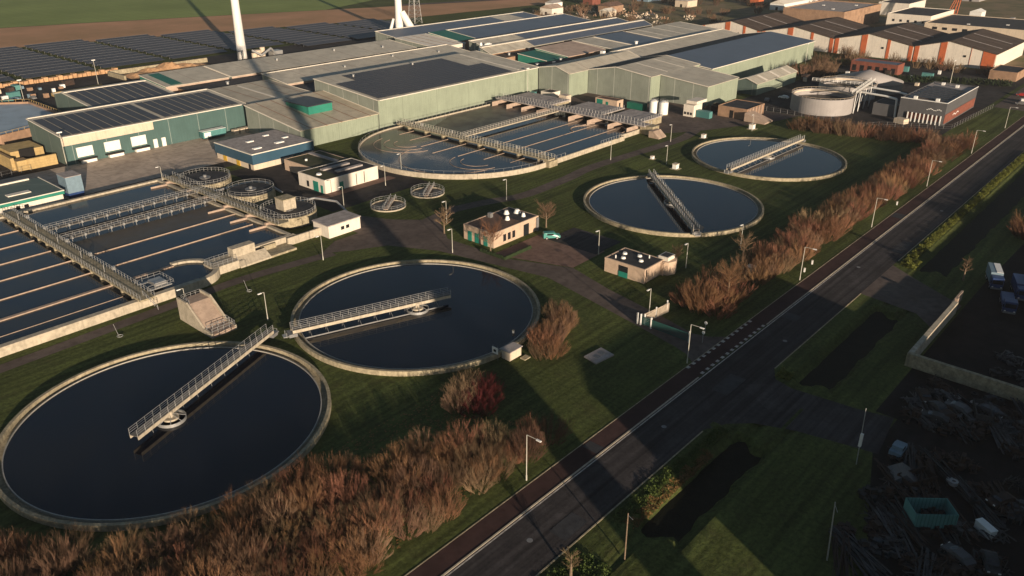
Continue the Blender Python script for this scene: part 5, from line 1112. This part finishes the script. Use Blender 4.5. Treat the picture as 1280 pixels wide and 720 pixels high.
def put(key, x, y, s_, label, cat='shrub', group=None, rnd_=R, name='bare_shrub', z=0):
    o = bpy.data.objects.new(name, rnd_.choice(SH[key])); COL.objects.link(o)
    o.location = (x, y, z); o.rotation_euler = (0, 0, rnd_.uniform(0, 6.28)); o.scale = (s_*rnd_.uniform(.9, 1.1), s_*rnd_.uniform(.9, 1.1), s_*rnd_.uniform(.85, 1.15))
    return tag(o, label, cat, group)
rp = random.Random(21)
# thicket along the bottom edge
def upper(x): return 70.0 + max(0, min(18, (78-x)*.55)) if x > 40 else 85 + (40-x)*.45
g = 'shrubs of the thicket below the nearest round tanks'; cnt = 0
x = 6.
while x < 83:
    lo = 65.4 if x > 38 else 65.4
    y = lo
    while y < upper(x):
        kx = rp.choices(['near', 'neard', 'neart'], [5, 3, 2.2])[0]
        dx, dy = rp.uniform(-.9, .9), rp.uniform(-.9, .9)
        inside = hypot(x+dx-45, y+dy-113.8) > 27.5
        if inside and rp.random() > .05+(.14*(sin(x*.35)*sin(y*.6+x*.2) > .3) if x < 52 else 0):
            lb = {'near': 'reddish brown leafless shrub in the thicket below the nearest round tank', 'neard': 'dull brown leafless shrub in the thicket below the nearest round tank', 'neart': 'pale tan leafless shrub in the thicket below the nearest round tank'}[kx]
            put(kx, x+dx, y+dy, rp.uniform(.6, 1.12), lb, group=g, rnd_=rp); cnt += 1
        y += 2.75
    x += 2.6
# left corner bushes
for i in range(26):
    x, y = rp.uniform(-2, 22), rp.uniform(88, 108)
    if hypot(x-45, y-113.8) > 27.5: put(rp.choice(['near', 'neard']), x, y, rp.uniform(.6, .95), 'leafless brush at the bottom left corner beside the tank rim', group='brush in the bottom left corner', rnd_=rp)
for x, y, s_ in ((80.6, 83.4, 1.0), (82.6, 84.6, .95), (78.2, 81.8, .9), (84.8, 85.6, .85)): put('neart', x, y, s_, 'tan leafless shrub beside the crimson shrubs below the second round tank', group='tan shrubs by the crimson ones', rnd_=rp)
for x, y, s_ in ((81.5, 80.4, 1.1), (79.2, 79.2, 1.05), (84.4, 82.2, 1.1), (86.8, 83.4, 1.0), (83.2, 79.4, 1.0), (80.8, 77.8, .95), (86.2, 81.0, .95)): put('nearr', x, y, s_, 'crimson stemmed shrub in the grass below the second round tank', group='crimson shrubs', rnd_=rp)
for i in range(17):
    f = i/16; put('neard' if i % 3 else 'near', 101.5+f*15+rp.uniform(-1.5, 1.5), 81.8+f*7.5+rp.uniform(-2.2, 2.2), rp.uniform(.7, 1.0), 'dark reddish bush in the clump right of the second round tank', group='bush clump right of the second tank', rnd_=rp)
# hedge between plant and road
x = 138.
while x < 318:
    yc = 70.2-(x-138)*.012
    for k in range(3):
        f = (k-1)*3.1
        if 149.5 < x < 155.5: continue
        if rp.random() < .93:
            kx = rp.choices(['hedge', 'hedged'], [3, 1.4])[0]
            put(kx, x+rp.uniform(-1.2, 1.2), yc+f+rp.uniform(-.9, .9), rp.uniform(.8, 1.12)*(1.25 if x < 150 else 1), {'hedge': 'reddish brown bush in the long hedge beside the road', 'hedged': 'dull brown bush in the long hedge beside the road'}[kx], group='bushes of the long roadside hedge', rnd_=rp, name='hedge_bush')
    x += 3.3
for i in range(30):
    f = i/29; bx, by = 297+12*f+rp.uniform(-3.5, 3.5), 120-44*f+rp.uniform(-1.5, 1.5)
    put('hedged' if i % 3 else 'hedge', bx, by, rp.uniform(1.0, 1.45), 'brown bush in the cross hedge in front of the grey storage tank', group='bushes of the cross hedge by the storage tank', rnd_=rp, name='hedge_bush')
for i in range(9): put('hedge', 226+rp.uniform(0, 22), 26+rp.uniform(-3, 5), rp.uniform(1.0, 1.5), 'orange brown bush beyond the ditch at the right edge', group='bushes at the right edge', rnd_=rp)
for i in range(22): put('far', 395+rp.uniform(0, 60), 160+rp.uniform(-6, 12), rp.uniform(.8, 1.3), 'bare brown tree in front of the orange banded warehouses', 'tree', 'bare trees by the banded warehouses', rp, 'bare_tree')
for i in range(20): put('far', 462+rp.uniform(0, 14), 92+rp.uniform(0, 90), rp.uniform(.6, 1.1), 'low bare tree against the white warehouse wall', 'tree', 'trees against the warehouse wall', rp, 'bare_tree')
# clipped evergreen line
t = None
for i in range(26):
    x, y = 405+i*1.4, 148-i*2.7
    m = MB(); rr = random.Random(i)
    for q in range(70): a, b, c = rr.gauss(0, 1.3), rr.gauss(0, 1.3), rr.uniform(.3, 2.9); s_ = .5; m.poly([(x+a-s_, y+b, c), (x+a, y+b-s_*.6, c-.4), (x+a+s_, y+b, c+.1), (x+a, y+b+s_*.6, c+.5)])
    single(m, 'evergreen_bush', M['conifer'], 'dark evergreen bush in the hedge line behind the storage tanks', 'shrub', (x, y, 0), 'evergreen hedge bushes')
# trees with trunks
def tree(label, x, y, h, cr, seed, m='twigtan', tw=.05, lean=0, stems=16, name='bare_tree', cat='tree', group=None):
    t = thing(name, label, cat, (x, y, 0), group); rr = random.Random(seed)
    MB().tube((x, y, 0), (x+lean, y, h*.38), .22, .14, 8).tube((x+lean, y, h*.38), (x+lean, y, h*.8), .13, .05, 6).build('trunk', M['bark'], t)
    c = MB()
    def grow(p, d, L, r, lvl):
        q = Vector(p)
        for i in range(3):
            d = (d+Vector((rr.gauss(0, .16), rr.gauss(0, .16), rr.gauss(.04, .08)))).normalized(); n = q+d*L/3; c.tube(q, n, r*(1-i*.25), r*(1-(i+1)*.25), 3)
            if lvl < 2:
                for _ in range(3): grow(q.lerp(n, rr.random()), (d+Vector((rr.gauss(0, .5), rr.gauss(0, .5), rr.uniform(0, .35)))).normalized(), L*rr.uniform(.35, .55), r*.6, lvl+1)
            q = n
    for i in range(stems):
        a = i*2.4; z = h*(.3+.45*i/stems); grow((x+lean, y, z), Vector((cos(a), sin(a), .55+.5*i/stems)), cr*rr.uniform(.8, 1.1), tw, 0)
    c.build('crown', M[m], t)
tree('bare tree with a pale trunk standing on the lawn left of the control building', 133.1, 141.4, 6.6, 2.6, 1)
tree('bare tree right behind the control building beside the teal van', 153.8, 124.6, 6.5, 3.0, 2)
tree('broad reddish bare tree in front of the control building roof', 131.2, 123.4, 7.6, 3.6, 3, 'twig')
tree('young bare tree near the flat roofed pump house', 155.5, 86.5, 4.5, 1.6, 4)
tree('young bare birch on the ivy covered bank at the bottom edge', 61.5, 44.8, 4.5, 1.2, 5, 'twigtan', .03)
tree('slim bare tree on the bank beside the leaning pole', 190, 33.5, 6.5, 1.2, 6)
tree('bare tree among the bushes at the near end of the roadside hedge', 146.5, 68.5, 8.2, 3.6, 8, 'twig')
tree('pale bare tree at the side of the roadside hedge near the third round tank', 168, 76, 6.8, 2.4, 9)
# leafy bank vegetation (uncountable)
def leaves(name, m, areas, n, size, seed):
    rr = random.Random(seed); mb = MB()
    tot = sum((b-a)*(d-c) for a, b, c, d, _, _ in areas)
    for a, b, c, d, h0, h1 in areas:
        for _ in range(int(n*(b-a)*(d-c)/tot)):
            x, y = rr.uniform(a, b), rr.uniform(c, d); e = .55+.45*sin(x*1.7)*sin(y*2.3+x*.4); z = rr.uniform(h0, h0+(h1-h0)*e); s_ = size*rr.uniform(.6, 1.4); th = rr.uniform(0, pi); ct, st = cos(th)*s_, sin(th)*s_
            tz = rr.uniform(-.7, .7)*s_
            mb.poly([(x-ct, y-st, z-tz), (x+st*.6, y-ct*.6, z), (x+ct, y+st, z+tz), (x-st*.6, y+ct*.6, z+s_*.5)])
    return tag(mb.build(name, m), kind='stuff')
leaves('bank_plants', M['leafy'], [(190, 262, 45.2, 47.2, 0, 1.1), (262, 318, 45.4, 47.6, 0, 1.3), (189, 195, 43.5, 46, 0, .8), (123.4, 126.4, 44.4, 47.0, 0, 1.0)], 22000, .16, 1)
leaves('bank_plants', M['leaf'], [(74, 92, 45.4, 47.4, 0, .7), (46, 66, 41.5, 47.2, 0, .45), (92, 103, 45, 47, 0, .4)], 15000, .13, 2)
leaves('reed_bank', M['leafbr'], [(74, 96, 43.8, 45.6, -.6, .7)], 3500, .14, 3)
m = MB(); rr = random.Random(5)
for i in range(2600):
    x, y = rr.uniform(20, 82), rr.uniform(64.5, 88); z = rr.uniform(0, .12)
    if hypot(x-45, y-113.8) < 26: continue
    m.poly([(x-.2, y, z), (x, y-.14, z+.04), (x+.2, y+.02, z), (x, y+.15, z+.05)])
tag(m.build('leaf_litter', M['leafbr']), kind='stuff')

# ------------------------------------------------------------------ background right: trees, houses, stacks
rb = random.Random(31)
for i in range(100):
    x, y = rb.uniform(465, 760), rb.uniform(262, 440)
    put(rb.choice(['far']), x, y, rb.uniform(.7, 1.2), 'bare brown tree in the scrubby strip behind the factory', 'tree', 'bare trees behind the factory', rb, 'bare_tree')
cols = ['wwall', 'cream', 'redbrick', 'pinkroof', 'tan']
k = 0
def house(label, x, y, lx, ly, h, wall, roof):
    t = thing('far_building', label, 'building', (x, y, 0))
    MB().box(x-lx/2, x+lx/2, y-ly/2, y+ly/2, 0, h).build('wall', M[wall], t)
    MB().xprof(x-lx/2-.3, x+lx/2+.3, [(y-ly/2-.3, h), (y+ly/2+.3, h), (y, h+ly*.22)]).build('roof', M[roof], t)
    MB().box(x-lx/2-.08, x-lx/2, y-1, y+1, 0, 2.4).build('door', M['dark'], t)
for l_, a in (('white cottage with a pinkish roof behind the rearmost factory roofs', (520, 420, 14, 12, 5, 'wwall', 'pinkroof')), ('small white shed with a flat looking roof beside the back road', (560, 450, 12, 9, 4, 'whitep', 'membrane')), ('red brown barn among the bare trees behind the factory', (565, 395, 18, 12, 5, 'tan', 'redroof')), ('long white sheet greenhouse near the top of the picture', (700, 300, 70, 12, 5, 'whitep', 'strip')), ('cream shed among stacked timber beyond the factory', (540, 380, 10, 9, 4, 'cream', 'strip')), ('pale workshop beside the bare trees at the top', (640, 370, 16, 12, 5, 'cream', 'gravelroof')), ('blue white depot building at the top centre', (660, 420, 22, 12, 6, 'bluelt', 'gravelroof')), ('small red brick house at the top centre', (600, 440, 12, 10, 5, 'redbrick', 'redroof')), ('orange depot shed at the top near the greenhouse', (690, 330, 10, 8, 5, 'orange', 'strip')), ('white cabin on the depot behind the long white building', (705, 160, 12, 8, 6, 'whitep', 'whitep')), ('grey barn far away beyond the depot', (860, 200, 30, 14, 6, 'membrane', 'gravelroof'))): house(l_, *a)
rc = random.Random(8)
for i in range(14):
    c_ = rc.choice(['red', 'whitep', 'yel', 'bluelt', 'membrane']); w_ = {'red': 'red', 'whitep': 'white', 'yel': 'yellow', 'bluelt': 'pale blue', 'membrane': 'grey'}[c_]
    x, y = 668+rc.uniform(0, 50), 92+rc.uniform(0, 75)
    t = thing('shipping_container', f'{w_} container in the depot behind the long white building', 'container', (x, y, 0), 'containers in the far depot')
    a = rc.choice([0, pi/2]); MB().obox(x, y, 0, 2.6, 12, 2.5, a).build('body', M[c_], t); MB().obox(x, y, 2.6, 2.68, 12.1, 2.6, a).build('roof', M[c_], t)
for i in range(60):
    x, y = 472+rc.uniform(0, 110), 300+rc.uniform(0, 140); scrap('stack of pale timber and blocks in the builders yard behind the factory', x, y, 4, 'boxes', 16, rc, rc.choice(['pinkroof', 'cream', 'scrap', 'tan', 'conifer']), 3, 'stacks in the builders yard')
t = thing('crane', 'orange lattice crane boom rising behind the white concrete blocks', 'crane', (665, 166, 0))
m = MB()
for sg in (-1, 1): m.tube((665, 166+sg*1.2, 0), (668, 164+sg*.4, 28), .3).tube((665, 172+sg, 0), (668, 164+sg*.3, 28), .25)
for i in range(9): m.tube((665+i*.33, 164.8, i*3), (665+i*.33+.3, 167, i*3+3), .14)
m.build('boom', M['orange'], t); MB().box(660, 668, 164, 171, .8, 3.5).build('cab', M['yel'], t); MB().box(660, 669, 163.6, 165, 0, .8).box(660, 669, 170, 171.4, 0, .8).build('track', M['black'], t)
for i, (x, y, c_, l_) in enumerate(((400, 66, 'steeld', 'dark car parked on the car park past the office'), (407, 67, 'whitep', 'white car parked on the car park past the office'), (300, 152, 'whitep', 'white car parked near the small green shed'), (420, 70, 'red', 'red car at the back of the car park'), (335, 150, 'steeld', 'dark car in the yard between the green shed and storage tank'), (345, 147, 'whitep', 'pale car in the yard behind the storage tank'), (470, 110, 'whitep', 'white car beside the nearest banded warehouse'), (120, 395, 'bluelt', 'pale car parked in the yard behind the blue basin'), (126, 392, 'steeld', 'dark car parked in the yard behind the blue basin'))):
    van('parked_car', l_, (x, y, .05), rc.choice([0, pi/2, .3]), c_, 4.3, 1.8, 1.45, 'car', 'car', 'parked cars')

# ------------------------------------------------------------------ thin evening haze round the whole place
hz = bpy.data.materials.new('haze'); hz.use_nodes = True; hn = hz.node_tree.nodes; hn.clear()
ho = hn.new('ShaderNodeOutputMaterial'); hv = hn.new('ShaderNodeVolumePrincipled'); hv.inputs['Color'].default_value = (.88, .92, 1, 1); hv.inputs['Density'].default_value = .00007; hv.inputs['Anisotropy'].default_value = .1
hz.node_tree.links.new(hv.outputs[0], ho.inputs['Volume'])
tag(MB().box(-1520, 5020, -1520, 4520, -3.2, 135).build('haze', hz), kind='stuff')
